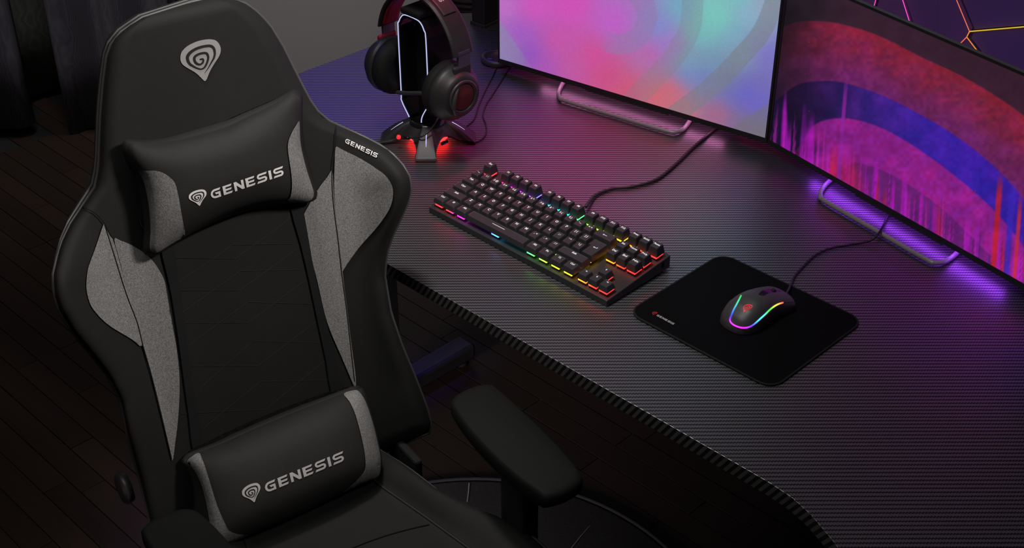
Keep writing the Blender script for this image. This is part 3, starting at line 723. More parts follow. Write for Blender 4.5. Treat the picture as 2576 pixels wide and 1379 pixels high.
RC4 = np.array([(0,1200),(400,880),(450,800),(500,786),(620,825),(740,890),(880,990),(1000,1100),(1400,1500)], float)
def right_content(px, py):
    x, y = (px - 1900) * 1.9157, py * 1.9157
    I = lambda Q: (lambda S_: np.interp(x, S_[:, 0], S_[:, 1]))(smooth_path(Q, 8))
    y1, y2, y3, y4 = I(RC1), I(RC2), I(RC3), I(RC4); eb = 5
    n1 = vnoise(x / 60, y / 60, 1); n2 = vnoise(x / 16, y / 16, 2); n3 = .5 * vnoise(x / 90, (y + .12 * x) / 16, 4) + .5 * vnoise(x / 30, y / 30, 6); n4 = vnoise(x / 4, y / 4, 9)
    def over(C, m, c): return C * (1 - m[:, None]) + np.asarray(c, float) * m[:, None]
    C = np.tile(V(52, 33, 46), (len(x), 1)) + (x / 1300)[:, None] * V(6, -4, 2) - ((1 - sst(150, 500, x))[:, None] * V(10, 0, 2))
    red = np.stack([105 + 40 * n3 * (1 - sst(90, 260, y - y1)) + 10 * n2, 30 + 8 * n2, 62 + 30 * sst(y1 + 60, y2, y) + 14 * n1], 1)
    C = over(C, sst(-eb, eb, y - y1) * (.35 + .65 * sst(60, 420, x + 40 * n1)), red)
    C = over(C, (1 - sst(1, 60, np.abs(y - y1 - 12))) * (y > y1) * .5 * sst(150, 500, x), (142, 30, 42))
    blue = np.stack([48 + 22 * n1, 26 + 6 * n2, 110 + 55 * sst(300, 1000, x) + 10 * n2], 1) * (.55 + .45 * sst(150, 650, x + 60 * n1))[:, None]
    C = over(C, sst(-eb, eb, y - y2), blue)
    mag = np.stack([138 + 22 * n1, 26 + 8 * n2, 130 + 25 * n2], 1) * (.5 + .5 * sst(180, 420, x + 80 * n1))[:, None]
    C = over(C, sst(-eb, eb, y - y3), mag)
    C = over(C, sst(-eb, eb, y - y4) * .55, (75, 28, 95))
    C = over(C, (1 - sst(60, 190, x)) * sst(260, 520, y) * .45, (55, 25, 120))
    C = C * (.55 + .45 * sst(40, 430, x + 90 * n1 - 40))[:, None]
    # paint drips running down to the lower bezel (leaning with the panel)
    bot = 660 + (x - 50) * .563 / 1.0; xs = x + (bot - y) * -.055
    for sc, sd, wd, ln, c, al in ((22, 11, .60, 250, (180, 22, 190), .8), (12, 12, .6, 230, (160, 30, 185), .65), (9, 13, .62, 200, (190, 40, 170), .6), (5, 18, .60, 170, (195, 25, 190), .6), (52, 14, .74, 200, (185, 30, 62), .8), (24, 15, .74, 180, (62, 32, 150), .75), (7, 16, .72, 240, (70, 26, 110), .5)):
        q = vnoise(xs / sc, np.zeros(len(x)) + .5, sd); l = vnoise(xs / sc, np.zeros(len(x)) + 7.5, sd + 20)
        C = over(C, sst(wd, wd + .12, q) * sst(0, 1, (y - (bot - ln * (.35 + 1.0 * l))) / 140) * al, c)
    for cx, top, c, wd in ((405, 330, (150, 35, 165), 12), (1160, 800, (200, 32, 45), 18), (1222, 850, (60, 38, 190), 20), (1262, 900, (205, 45, 60), 12), (590, 800, (190, 35, 60), 7)):
        C = over(C, (1 - sst(wd * .4, wd, np.abs(xs - cx - (y - 700) * -.02))) * sst(0, 160, y - top) * .85, c)
    C = over(C, (n4 > .985) * .5 * (y > y1), (200, 40, 60)); C = over(C, (vnoise(x / 5, y / 5, 21) > .985) * .6 * (y > y1), (45, 30, 110))
    return lin(C * (.80 + .14 * n1 + .08 * n2)[:, None])
M_scr = screen_mat('screen_picture', 1.0)
def monitor(name, label, px0, px1, width, height, content, bar, strip_col, strip_e):
    P = onz(*px0, .02); Q = onz(*px1, .02); e = Q - P; e[2] = 0; e /= np.linalg.norm(e); nn = V(e[1], -e[0], 0)
    L_ = lambda a, h, d=0.0: P + e * a + UP * h + nn * d
    base = P + e * width / 2 - nn * .02; base[2] = DZ
    r = thing(name, label, 'monitor', base)
    def lbox(a0, a1, h0, h1, d0, d1): return obox(L_((a0 + a1) / 2, (h0 + h1) / 2, (d0 + d1) / 2), e, nn, UP, (a1 - a0) / 2, (d1 - d0) / 2, (h1 - h0) / 2)
    hs = obj('housing', *lbox(0, width, 0, height, -.008, 0), plain('monitor_shell', (.16, .15, .15), .4), r, False); bevel(hs, .001)
    obj('housing_rear', *lbox(width * .2, width * .8, .03, height - .06, -.05, -.012), M_dplastic, r, False)
    bz = .0035
    parts = [lbox(0, bz, 0, height, 0, .0016), lbox(width - bz, width, 0, height, 0, .0016), lbox(bz, width - bz, height - bz, height, 0, .0016), lbox(bz, width - bz, 0, .0085, 0, .0016)]
    obj('bezel', *joinm(*parts), plain('bezel_black', (.03, .028, .03), .45), r, False)
    obj('sensor_lip', *lbox(width * .35, width * .66, -.0028, .0, -.008, .0016), M_dplastic, r, False)
    nu, nv = 300, 170; A, H = np.meshgrid(np.linspace(bz, width - bz, nu), np.linspace(.0085, height - bz, nv))
    pts = P + A.ravel()[:, None] * e + H.ravel()[:, None] * UP + nn * .0006
    q = (pts - CAM_LOC) @ RM; px = 1288 + FPX * q[:, 0] / -q[:, 2]; py = 689.5 - FPX * q[:, 1] / -q[:, 2]
    sc = obj('screen', pts, grid_faces(nv, nu), M_scr, r); vcol(sc, content(px, py))
    tp = [onz(x, y, .005) for x, y in bar]; b1 = tp[-1] - nn * .10; b0 = tp[0] - nn * .10
    path = smooth_path(np.array(tp), 5)
    loop_ = np.vstack([path, [b1, b1 - nn * .012 - e * .006, b1 - nn * .018 - e * .02], [b0 - nn * .018 + e * .02, b0 - nn * .012 + e * .006, b0]])
    obj('base_loop', *tube(loop_, .0037, 10, True), M_metal, r)
    nb = (b0 + b1) / 2 - nn * .018
    obj('stand_neck', *tube([nb, nb + UP * .05, nb + UP * .13 + nn * .03, P + e * width / 2 + UP * .15 - nn * .045], .010, 10), M_metal, r)
    st = obj('fill_glow_strip', *lbox(width * .16, width * .84, -.002, .004, -.020, -.013), glow('fill_glow_%.2f' % strip_col[0], strip_col, strip_e), r, False)  # added unseen glow behind the panel, lights the desk and wall
    obj('fill_glow_strip', *lbox(width * .08, width * .92, height - .03, height - .024, -.020, -.013), glow('fill_glow_%.2f' % strip_col[0], strip_col, strip_e), r, False)
    return r
monitor('monitor', 'monitor nearest the headset, showing a pink, coral and mint gradient picture', (1254, 157), (1929, 360), .533, .305, left_content,
        [(1422, 203), (1413, 214), (1405, 234), (1409, 246), (1424, 254), (1560, 295), (1678, 330), (1702, 332), (1720, 324), (1732, 309), (1740, 297)], sl((240, 140, 205)), 5.5)
monitor('monitor', 'monitor on the right, showing red and blue arcs with magenta paint drips', (1933, 362), (2576, 728), .55, .2885, right_content,
        [(2094, 450), (2078, 464), (2066, 481), (2065, 494), (2077, 507), (2200, 578), (2330, 653), (2352, 661), (2374, 659), (2394, 648), (2414, 630)], sl((150, 60, 240)), 11.0)

# ================================================================== keyboard
U = .01905
kb = thing('keyboard', 'black mechanical keyboard with rainbow backlight and white key legends on the desk', 'keyboard', (.174, .06, DZ))
KX0, KX1, KY0, KY1 = -.0035, 18.25 * U + .0035, -.0047, .1284
pz = lambda y: DZ + .0102 + .1000 * (y - KY0)         # top of the switch plate
v, f = box(KX0, KX1, KY0, KY1, DZ, DZ + .01)
v[:, 2] = np.where(v[:, 2] > DZ + .005, [pz(p[1]) for p in v], np.where(v[:, 1] > .05, DZ + .003, DZ))
bevel(obj('case', v, f, M_bplastic, kb, False), .0012)
obj('port_recess', *obox((KX1, .112, DZ + .014), (1, 0, 0), (0, 1, 0), (0, 0, 1), .0004, .0022, .0042), M_groove, kb, False)
for yy in (.01, .115): 
    for xx in (.02, .33): obj('rubber_foot', *box(xx - .012, xx + .012, yy - .004, yy + .004, DZ, DZ + (.004 if yy > .05 else .0012)), M_rubber, kb, False)
M_cap = plain('keycap_plastic', (.040, .037, .040), .42, bump=.06, bscale=3000, bdist=.0001)
M_leg = glow('legend_white', (1.0, .93, .92), .85)
M_legd = glow('legend_grey', (.5, .47, .47), .22)
def rainbow():
    b = NB('rainbow_switch'); x = b.sep(b.pos())[0]
    t = b.math('MULTIPLY', x, 1 / (18.25 * U)); r = b.n('ShaderNodeValToRGB'); b.t.links.new(t, r.inputs[0])
    stops = [(0, (1, .03, .03)), (.10, (1, .03, .05)), (.165, (.9, .02, .7)), (.25, (.45, .03, 1)), (.33, (.15, .12, 1)), (.42, (.02, .55, .8)), (.52, (.02, .75, .45)), (.60, (.1, .8, .08)), (.68, (.45, .8, .02)), (.77, (.85, .65, .02)), (.85, (1, .30, .01)), (.92, (1, .03, .02)), (1, (1, .02, .02))]
    el = r.color_ramp.elements
    for i, (p, c) in enumerate(stops):
        k = el[i] if i < 2 else el.new(p); k.position = p; k.color = (*c, 1)
    b.set(**{'Base Color': (.05, .05, .05, 1), 'Emission Color': r.outputs[0], 'Emission Strength': 3.0, 'Roughness': .4}); return b.m
M_rain = rainbow()
TILT = math.atan(.1000)
cap_me, sw_me = {}, {}
ROWH = {0: .0156, 1: .0163, 2: .0171, 3: .0181, 4: .0191, 5: .0203}   # cap top above the plate
def cap_mesh(wd, row, iso=False):
    key = (wd, row, iso)
    if key in cap_me: return cap_me[key]
    W, H, T = wd * U - .0012, U - .0012, ROWH[row]; b0 = .0074; vs = []; seg = 2
    sh = {0: -.0002, 1: .0002, 2: .0006, 3: .0010, 4: .0016, 5: .0022}[row] * .6
    for (iw, ih, z, r, dy) in ((0, 0, b0, .0012, 0), (.0045, .0036, T - .0008, .0016, sh), (.0056, .0047, T, .0016, sh), (.0085, .0075, T - .0004, .0012, sh)):
        if not iso: pts = rrect(W - iw, H - ih, r, seg, 0, dy)
        else:
            a, bq, c, d = -W / 2 + iw / 2, W / 2 - iw / 2, -H / 2 + ih / 2, H / 2 + U - ih / 2
            xs = -W / 2 - .25 * U + iw / 2; ys = H / 2 + .0012 + ih / 2 - .0012 * 0
            pts = [(bq, d), (xs, d), (xs, ys), (a, ys), (a, c), (bq, c)]
            pts = [(p[0], p[1]) for p in pts]
        vs += [(p[0], p[1], z) for p in pts]
    n = len(pts); f = grid_faces(4, n, 0, False, True) + [tuple(3 * n + k for k in range(n))]
    me = bpy.data.meshes.new('keycap'); me.from_pydata(vs, [], f); me.validate(); me.materials.append(M_cap); cap_me[key] = me; return me
def switch_mesh(wd):
    if wd not in sw_me:
        v, f = joinm(box(-.0070, .0070, -.0078, .0070, .0036, .0062), box(-.0030, .0030, -.003, .003, .0062, .0090), *[box(a - .0010, a + .0010, -.0074, .0066, 0, .0036) for a in (-.0055, -.0018, .0018, .0055)])
        me = bpy.data.meshes.new('switch'); me.from_pydata(v.tolist(), [], f); me.materials.append(M_rain); me.materials.append(M_bplastic)
        for p in me.polygons: p.material_index = 0 if p.index < 6 else 1
        sw_me[wd] = me
    return sw_me[wd]
def text_mesh(s, size):
    cu = bpy.data.curves.new('t', 'FONT'); cu.body = s; cu.size = size; cu.align_x = 'CENTER'; cu.align_y = 'CENTER'; cu.resolution_u = 2; cu.offset = size * .035
    t = bpy.data.objects.new('t', cu); col.objects.link(t); dg = bpy.context.evaluated_depsgraph_get(); dg.update()
    me = bpy.data.meshes.new_from_object(t.evaluated_get(dg)); bpy.data.objects.remove(t); bpy.data.curves.remove(cu); me.name = 'legend'; me.materials.clear(); return me
def flat_mesh(polys):
    vs, fs = [], []
    for P in polys: fs.append(tuple(range(len(vs), len(vs) + len(P)))); vs += [(p[0], p[1], 0) for p in P]
    me = bpy.data.meshes.new('legend'); me.from_pydata(vs, [], fs); return me
def arrow(dx, dy, L=.0042, h=.0016):
    a = V(dx, dy); n = V(-dy, dx)
    return [[a * L / 2, a * (L / 2 - h * 1.3) + n * h, a * (L / 2 - h * 1.3) - n * h], [a * (L / 2 - h) + n * .0004, -a * L / 2 + n * .0004, -a * L / 2 - n * .0004, a * (L / 2 - h) - n * .0004]]
q_ = lambda x, y, a, b: [(x, y), (x + a, y), (x + a, y + b), (x, y + b)]
SPECIAL = {'BKSP': arrow(-1, 0, .0075), 'ENTER': arrow(-1, 0, .0065) + [q_(.0028, 0, .0008, .0026)], 'UP': arrow(0, 1, .0034, .0014), 'DOWN': arrow(0, -1, .0034, .0014), 'LEFT': arrow(-1, 0, .0034, .0014), 'RIGHT': arrow(1, 0, .0034, .0014),
           'WIN': [q_(-.0017, .0002, .0015, .0015), q_(.0002, .0002, .0015, .0015), q_(-.0017, -.0017, .0015, .0015), q_(.0002, -.0017, .0015, .0015)], 'MENU': [q_(-.002, .001, .004, .0005), q_(-.002, -.0002, .004, .0005), q_(-.002, -.0014, .0025, .0005), [(.001, -.001), (.003, -.0017), (.0016, -.0024)]], 'SPACE': [q_(-.0125, -.0004, .025, .0008)]}
def flip_fix(P):
    a = sum(P[i - 1][0] * P[i][1] - P[i][0] * P[i - 1][1] for i in range(len(P))); return P if a > 0 else P[::-1]
FR = .389
def key(x, wd, row, legend, iso=False, size=.0040, dx=0, dy=.0026):
    y = ((row + .5) if row < 5 else 5.5 + FR) * U; c = V(x * U, y, pz(y))
    o = bpy.data.objects.new('keycap', cap_mesh(wd, row, iso)); col.objects.link(o); o.parent = kb
    o.location = c - np.array(kb.location); o.rotation_euler = (TILT, 0, 0)
    if iso: o['label'] = 'large L-shaped Enter key'
    s_ = bpy.data.objects.new('switch', switch_mesh(1)); col.objects.link(s_); s_.parent = kb; s_.location = c - np.array(kb.location); s_.rotation_euler = (TILT, 0, 0)
    if legend:
        me = flat_mesh([flip_fix([tuple(p) for p in P]) for P in SPECIAL[legend]]) if legend in SPECIAL else text_mesh(legend, size)
        me.materials.append(M_leg); g = bpy.data.objects.new('legend', me); col.objects.link(g); g.parent = o
        g.location = (dx, dy if legend not in ('SPACE', 'BKSP', 'ENTER') else .001 + (U * .5 if legend == 'ENTER' else 0), ROWH[row] + .00015)
def row_keys(row, x, seq):
    for lg, wd in seq:
        big = len(lg) > 3 and lg not in SPECIAL
        key(x + wd / 2, wd, row, lg, size=.0044 if len(lg) >= 4 else (.0050 if len(lg) > 1 else .0060)); x += wd
row_keys(0, 0, [('Ctrl', 1.25), ('WIN', 1.25), ('Alt', 1.25), ('SPACE', 6.25), ('Alt', 1.25), ('Fn', 1.25), ('MENU', 1.25), ('Ctrl', 1.25)])
row_keys(1, 0, [('Shift', 2.25)] + [(c, 1) for c in 'ZXCVBNM'] + [(', <', 1), ('. >', 1), ('/ ?', 1), ('Shift', 2.75)])
row_keys(2, 0, [('Caps', 1.75)] + [(c, 1) for c in 'ASDFGHJKL'] + [('; :', 1), ("' \"", 1), ('\\ |', 1)])
row_keys(3, 0, [('Tab', 1.5)] + [(c, 1) for c in 'QWERTYUIOP'] + [('[ {', 1), ('] }', 1)])
row_keys(4, 0, [('` ~', 1), ('1 !', 1), ('2 @', 1), ('3 #', 1), ('4 $', 1), ('5 %', 1), ('6 ^', 1), ('7 &', 1), ('8 *', 1), ('9 (', 1), ('0 )', 1), ('- _', 1), ('= +', 1), ('BKSP', 2)])
key(14.375, 1.25, 2, 'ENTER', True)
row_keys(5, 0, [('Esc', 1)]); row_keys(5, 2, [('F1', 1), ('F2', 1), ('F3', 1), ('F4', 1)]); row_keys(5, 6.5, [('F5', 1), ('F6', 1), ('F7', 1), ('F8', 1)]); row_keys(5, 11, [('F9', 1), ('F10', 1), ('F11', 1), ('F12', 1)])
row_keys(5, 15.25, [('Prtsc', 1), ('ScrLk', 1), ('Pause', 1)]); row_keys(4, 15.25, [('Ins', 1), ('Home', 1), ('PgUp', 1)]); row_keys(3, 15.25, [('Del', 1), ('End', 1), ('PgDn', 1)])
row_keys(1, 16.25, [('UP', 1)]); row_keys(0, 15.25, [('LEFT', 1), ('DOWN', 1), ('RIGHT', 1)])
def cord(name, label, P, r, parent=None):
    v, f = tube(smooth_path(np.array([onz(x, y, z) for x, y, z in P]), 6), r, 8)
    o = obj(name, v, f, M_cable, parent); 
    if label: tag(o, label, 'cable')
    return o
cord('cable', None, [(1474, 520, .012), (1484, 505, .008), (1500, 490, .004), (1540, 475, .0034), (1590, 470, .0034), (1650, 452, .0034), (1700, 413, .0034), (1740, 374, .0034), (1775, 344, .0034), (1805, 320, .0034), (1830, 300, .0034)], .0026, kb)

# ================================================================== mouse pad and mouse
pd = thing('mouse_pad', 'black cloth mouse pad with a small red and white print in the corner', 'mouse pad', (.4975, .107, DZ))
M_pad = plain('pad_cloth', (.0025, .0026, .003), .8, bump=.1, bscale=4000, bdist=.0001, spec=.08)
pp = rrect(.2345, .206, .022, 8, .4975, .107)
obj('pad_body', *prism(pp, DZ + .0002, DZ + .0028), M_pad, pd, False)
obj('stitched_edge', *tube([(x, y, DZ + .0018) for x, y in pp], .0016, 6, True), M_rubber, pd)
padz = lambda P, l: np.array([onz(p[0], p[1], .0028 + l) for p in P])
K9 = lambda x, y: (1620 + x / 22.98, 770 + y / 22.98)
pe = affine3([(127, 570), (1062, 420), (700, 1140)], [K9(500, 360), K9(760, 430), K9(520, 515)])
put_emblem(pd, lambda P, l: padz(pe(P), l), M_redprint, M_pad, .0003)
pwd = affine3([(0, 0), (WORD[2], 0), (0, 1)], [K9(705, 555), K9(1690, 1085), K9(800, 480)])
put_word(pd, lambda P, l: padz(pwd(P), l), M_printg, .0004)

mo = thing('mouse', 'dark grey gaming mouse with rainbow light strip and red emblem on the mouse pad', 'mouse', (.513, .118, DZ + .0028))
am = math.radians(84); Mf = V(math.cos(am), math.sin(am), 0); Ms = V(math.sin(am), -math.cos(am), 0); MC = V(.5065, .1165, DZ + .0030)
ML = .106
tW = [0, .015, .05, .12, .25, .42, .58, .75, .9, .97, 1.0]; wW = [.004, .012, .019, .0250, .0300, .0298, .0275, .0278, .0292, .0288, .0245]
tH = [0, .02, .08, .2, .36, .5, .65, .8, .92, 1.0]; hH = [.006, .011, .019, .0285, .0345, .0350, .0315, .0260, .0205, .0160]
mr, mc = 46, 33; mv = []
for i in range(mr):
    t = (1 - math.cos(math.pi * i / (mr - 1))) / 2; wd = np.interp(t, tW, wW); ht = np.interp(t, tH, hH)
    for j in range(mc):
        a = math.pi * j / (mc - 1); cx, sx = math.cos(a), math.sin(a)
        x = wd * math.copysign(abs(cx) ** .72, cx) * (1.0 - .10 * (1 - sx) * ss(.1, .5, t)); z = ht * sx ** .85
        mv.append(MC + Mf * ((t - .5) * ML) + Ms * x + UP * (z + .001))
mbody = obj('mouse_shell', mv, grid_faces(mr, mc) + [tuple(range(mc))[::-1], tuple((mr - 1) * mc + j for j in range(mc))], plain('mouse_plastic', (.06, .056, .06), .42), mo)
mbot = [p for i in range(mr) for p in (mv[i * mc], mv[i * mc + mc - 1])]
obj('mouse_sole', mbot, [(2 * i, 2 * i + 1, 2 * i + 3, 2 * i + 2) for i in range(mr - 1)], M_rubber, mbody)
MB_ = caster([mbody]); KM = lambda P: [(1820 + x / 8.11, 690 + y / 8.11) for x, y in P]
LEDP = [(360,435),(290,570),(210,720),(160,840),(132,920),(150,985),(220,1042),(320,1082),(410,1095),(500,1085),(580,1050),(650,1000),(760,900),(860,810),(940,730),(1030,660),(1120,610),(1215,580)]
lc = [(40,170,70),(60,190,140),(50,130,200),(60,60,220),(150,40,220),(215,35,230),(225,35,235),(225,35,235),(215,35,230),(180,40,235),(100,60,235),(70,130,240),(80,235,240),(80,230,180),(70,225,70),(220,235,60),(240,180,60),(240,70,60)]
lp3 = smooth_path(np.array([list(a) + list(c) for a, c in zip(KM(LEDP), lc)], float), 5)
tv, tf = tube(MB_(lp3[:, :2], .0004), .0011, 8)
le = obj('light_strip', tv, tf, screen_mat('strip_light', 1.7), mo); vcol(le, lin(np.repeat(lp3[:, 2:], 8, 0)))
me_ = affine3([(127, 570), (1062, 420), (700, 1140)], KM([(425, 640), (575, 690), (408, 778)]))
g_red = glow('emblem_red', sl((215, 50, 52)), .75)
put_emblem(mo, lambda P, l: MB_(me_(P), l), g_red, plain('mouse_dark', (.02, .015, .015), .5), .0004)
line(KM([(715,412),(780,345),(880,310),(1000,295),(1100,320),(1190,350)]), mo, 1.4, M_gloss, 'button_gap', .0003, c=MB_)
patch(KM([(715,412),(800,340),(900,308),(1080,325),(1180,352),(1090,372),(960,380),(880,405),(820,440)]), mo, 'wheel_well', M_gloss, .0003, 6, MB_, 2)
wc = MB_(KM([(1015, 335)]))[0]
obj('scroll_wheel', *lathe(wc - UP * .0026, Ms, [(0, -.0025), (.0042, -.0025), (.0048, -.001), (.0048, .001), (.0042, .0025), (0, .0025)], 20), M_rubber, mo)
line(KM([(1225,585),(1330,575),(1445,570)]), mo, 1.0, M_gloss, 'button_gap', .0003, c=MB_)
line(smooth_path(KM([(1030,930),(1100,870),(1190,855),(1215,880)]), 4), mo, 1.2, M_gloss, 'grip_line', .0003, c=MB_)
cord('cable', None, [(1974, 744, .016), (1980, 736, .012), (1988, 720, .006), (1998, 696, .003), (2022, 668, .003), (2052, 641, .003), (2092, 624, .003), (2150, 614, .003), (2188, 606, .006), (2208, 590, .0125), (2222, 568, .009), (2233, 545, .004), (2250, 520, .003)], .0017, mo)

# ================================================================== headset stand
hb = V(-.178, .152, DZ)
st = thing('headset_stand', 'black headset stand with white light lines and a four-legged base', 'headset stand', hb)
na, nb_ = 192, 14; vs = []
for j in range(nb_):
    q = j / (nb_ - 1)
    for k in range(na):
        t = 2 * math.pi * k / na                                              # legs on the diagonals, arches on the axes
        b_ = abs((t + math.pi / 4) % (math.pi / 2) - math.pi / 4); a_ = math.pi / 4 - b_
        R = .078 / math.cos(a_); ds = .045 ** 2 - (.086 * math.sin(b_)) ** 2
        if ds > 0: R = min(R, .086 * math.cos(b_) - math.sqrt(ds))
        ze = .0024 + .0190 * max(0, 1 - (b_ / math.radians(33)) ** 2)
        r = .018 + (R - .018) * q; z = .040 - (.040 - ze) * (q ** 1.6)
        vs.append(hb + V(r * math.cos(t), r * math.sin(t), z))
f = grid_faces(nb_, na, 0, False, True); n0 = len(vs)
low = [p + (hb - p) * .04 * V(1, 1, 0) - UP * min(.0022, p[2] - DZ - .0002) for p in vs[-na:]]
f += [(n0 - na + k, n0 + k, n0 + (k + 1) % na, n0 - na + (k + 1) % na) for k in range(na)]
obj('stand_base', vs + low, f, M_bplastic, st)
obj('stand_hub', *lathe(hb, UP, [(.030, .030), (.030, .0365), (.026, .040), (0, .041)], 32), M_gloss, st)
g_w = glow('glow_cool_white', sl((205, 210, 255)), 1.0)
for sx, sy in ((-1, -1), (1, -1), (1, 1)):
    d = V(sx, sy, 0) / math.sqrt(2); P = []
    for r in (.040, .047, .054, .060):
        q = (r - .018) / (.076 - .018); P.append(hb + d * r + UP * (.040 - (.040 - .0025) * q ** 1.6 + .0004))
    obj('light_line', *tube(P, .0008, 6), g_w, st)
obj('underglow_ring', *lathe(hb, UP, [(.020, .010), (.034, .010), (.034, .013), (.020, .013), (.020, .010)], 32), glow('glow_red', (1, .02, .02), 5.0), st)
obj('usb_port', *obox(hb + V(.044, -.004, .0125), (0, 1, 0), (1, 0, 0), (0, 0, 1), .007, .0015, .0022), M_gloss, st, False)
obj('usb_tongue', *obox(hb + V(.0455, -.004, .0118), (0, 1, 0), (1, 0, 0), (0, 0, 1), .005, .0012, .0007), plain('usb_blue', (.06, .10, .28), .4), st, False)
YC = .130
Fp = [(-.197, .040), (-.202, .046), (-.217, .066), (-.2165, .080), (-.2165, .192), (-.214, .205), (-.206, .217), (-.196, .222), (-.168, .222), (-.157, .218), (-.150, .208), (-.1465, .194), (-.1455, .090), (-.147, .080), (-.150, .074), (-.162, .056), (-.166, .046), (-.166, .040)]
Fp = [(a, DZ + b) for a, b in Fp]
ins = lambda P, k: [(-.181 + (a + .181) * k, DZ + .132 + (b - DZ - .132) * (1 - (1 - k) * .4)) for a, b in P]
o1 = [(a, YC, b) for a, b in Fp]; o2 = [(a, YC + .052, b) for a, b in Fp]; i1 = [(a, YC, b) for a, b in ins(Fp, .80)]; i2 = [(a, YC + .052, b) for a, b in ins(Fp, .80)]
n = len(Fp); vs = o1 + o2 + i2 + i1; f = []
for q in range(3): f += [(q * n + i, (q + 1) * n + i, (q + 1) * n + i + 1, q * n + i + 1) for i in range(n - 1)]
f += [(3 * n + i, i, i + 1, 3 * n + i + 1) for i in range(n - 1)] + [(0, n, 2 * n, 3 * n), (n - 1, 4 * n - 1, 3 * n - 1, 2 * n - 1)]
obj('stand_frame', vs, f, M_gloss, st, False)
fr = smooth_path([(a * .93 + .07 * -.181, YC - .0006, (b - DZ - .132) * .975 + DZ + .132) for a, b in Fp], 3)
k_ = len(fr); obj('light_outline', *tube(fr[1:-1], .0008, 6), g_w, st)
obj('inner_post', *obox((-.182, YC + .032, DZ + .120), (1, 0, 0), (0, 1, 0), (0, 0, 1), .014, .012, .085), M_gloss, st, False)
v_, f_ = obox((-.182, YC + .026, DZ + .2265), (1, 0, 0), (0, 1, 0), (0, 0, 1), .022, .030, .005); bevel(obj('top_pad', v_, f_, M_rubber, st, False), .003)
cord('cable', None, [(1125, 340, .006), (1150, 345, .003), (1172, 357, .002), (1192, 359, .002), (1212, 350, .002), (1223, 333, .002), (1222, 312, .002), (1215, 290, .002), (1222, 264, .002), (1240, 236, .002), (1262, 201, .002), (1284, 166, .002), (1300, 140, .002)], .0013, st)

# ================================================================== headset
HX, HY, HZ = -.175, .150, DZ + .118
hs = thing('headset', 'black gaming headset with red inner band hanging on the lit stand', 'headset', (HX, HY, DZ + .07))
def band(r0, r1, z0, z1, a0, a1, y0, y1, n=40):
    sec = [(0, .18), (0, .82), (.3, 1), (.7, 1), (1, .9), (1, .1), (.7, 0), (.3, 0)]; vs = []
    for a in np.linspace(math.radians(a0), math.radians(a1), n):
        for k, w_ in sec:
            vs.append((HX + (r0 + (r1 - r0) * k) * math.cos(a), HY + y0 + (y1 - y0) * w_, HZ + .042 + (z0 + (z1 - z0) * k) * math.sin(a)))
    f = grid_faces(n, 8, 0, True, True) + [tuple(range(8)), tuple((n - 1) * 8 + k for k in range(8))[::-1]]
    return np.array(vs), f
hbnd = obj('headband', *band(.0865, .0925, .0955, .1025, 12, 168, -.021, .021), M_bplastic, hs, False)
pdn = obj('band_padding', *band(.082, .0865, .090, .0955, 16, 164, -.016, .016), M_red, hs, False)
tp_ = obj('band_top_plate', *band(.0925, .0945, .1025, .105, 50, 100, -.013, .013), M_dplastic, hs, False)
def onband(P, l):
    out = []
    for p in P:
        a = math.radians(90) - p[0] * .060; out.append((HX + (.0945 + l) * math.cos(a), HY + (p[1] - .5) * .008, HZ + .042 + (.105 + l) * math.sin(a)))
    return np.array(out)
put_word(hbnd, onband, M_print, .0004)
for sgn in (-1, 1):
    X = lambda r: HX + sgn * r
    ax = V(sgn, -.06, 0); ax /= np.linalg.norm(ax)
    cc = V(X(.0755), HY - .012, HZ)
    sl_ = obj('slider', *obox((X(.0880), HY, HZ + .053), (1, 0, 0), (0, 1, 0), (0, 0, 1), .0022, .012, .016), plain('slider_steel', (.20, .20, .24), .3, .6), hs, False)
    yk = obj('yoke', *obox((X(.0875), HY - .004, HZ + .034), (1, 0, 0), (0, 1, 0), (0, 0, 1), .0042, .018, .013), M_dplastic if sgn > 0 else M_red, hs, False); bevel(yk, .003)
    cu_ = obj('ear_cushion', *lathe(cc, ax, [(r * 1.07, h * 1.05) for r, h in [(.018, -.022), (.026, -.027), (.036, -.026), (.0425, -.020), (.0435, -.012), (.0415, -.005), (.030, -.004)]], 40), M_leather, hs)
    obj('speaker_cloth', *lathe(cc, ax, [(r * 1.07, h * 1.05) for r, h in [(0, -.016), (.020, -.016), (.022, -.020)]], 32), M_rubber, cu_)
    cp = obj('ear_cup', *lathe(cc, ax, [(r * 1.07, h * 1.05) for r, h in [(.030, -.006), (.0425, -.005), (.0435, .002), (.041, .009), (.036, .013), (.033, .020), (.031, .0225), (.0255, .0235), (0, .0235)]], 40), M_bplastic, hs)
    obj('cup_ring', *lathe(cc, ax, [(r * 1.07, h * 1.05) for r, h in [(.0255, .022), (.0262, .0248), (.024, .0262), (.0215, .0258), (.0208, .023)]], 40), M_dplastic, cp)
    obj('cup_disc', *lathe(cc, ax, [(r * 1.07, h * 1.05) for r, h in [(.0208, .0235), (.019, .0250), (0, .0258)]], 40), M_dred, cp)
    arm_ = [V(X(.0875), HY - .004, HZ + .03), V(X(.099), HY - .026, HZ + .016), V(X(.102), HY - .036, HZ - .006), V(X(.099), HY - .030, HZ - .026)]
    obj('cup_arm', *tube(smooth_path(arm_, 5), .0042, 8, flat=.6), M_dplastic, cp)
cr = onp(1000, 232, V(0, .118, 0), V(0, 1, 0)); cr2 = onp(1078, 236, V(0, .118, 0), V(0, 1, 0))
mic = obj('microphone_arm', *tube(smooth_path([cr, cr * .75 + cr2 * .25 - UP * .001, cr2, V(HX + .062, HY - .035, HZ - .012)], 5), [.0045] * 3 + [.0048] * 10 + [.004] * 3, 8, flat=.7), M_dplastic, hs)
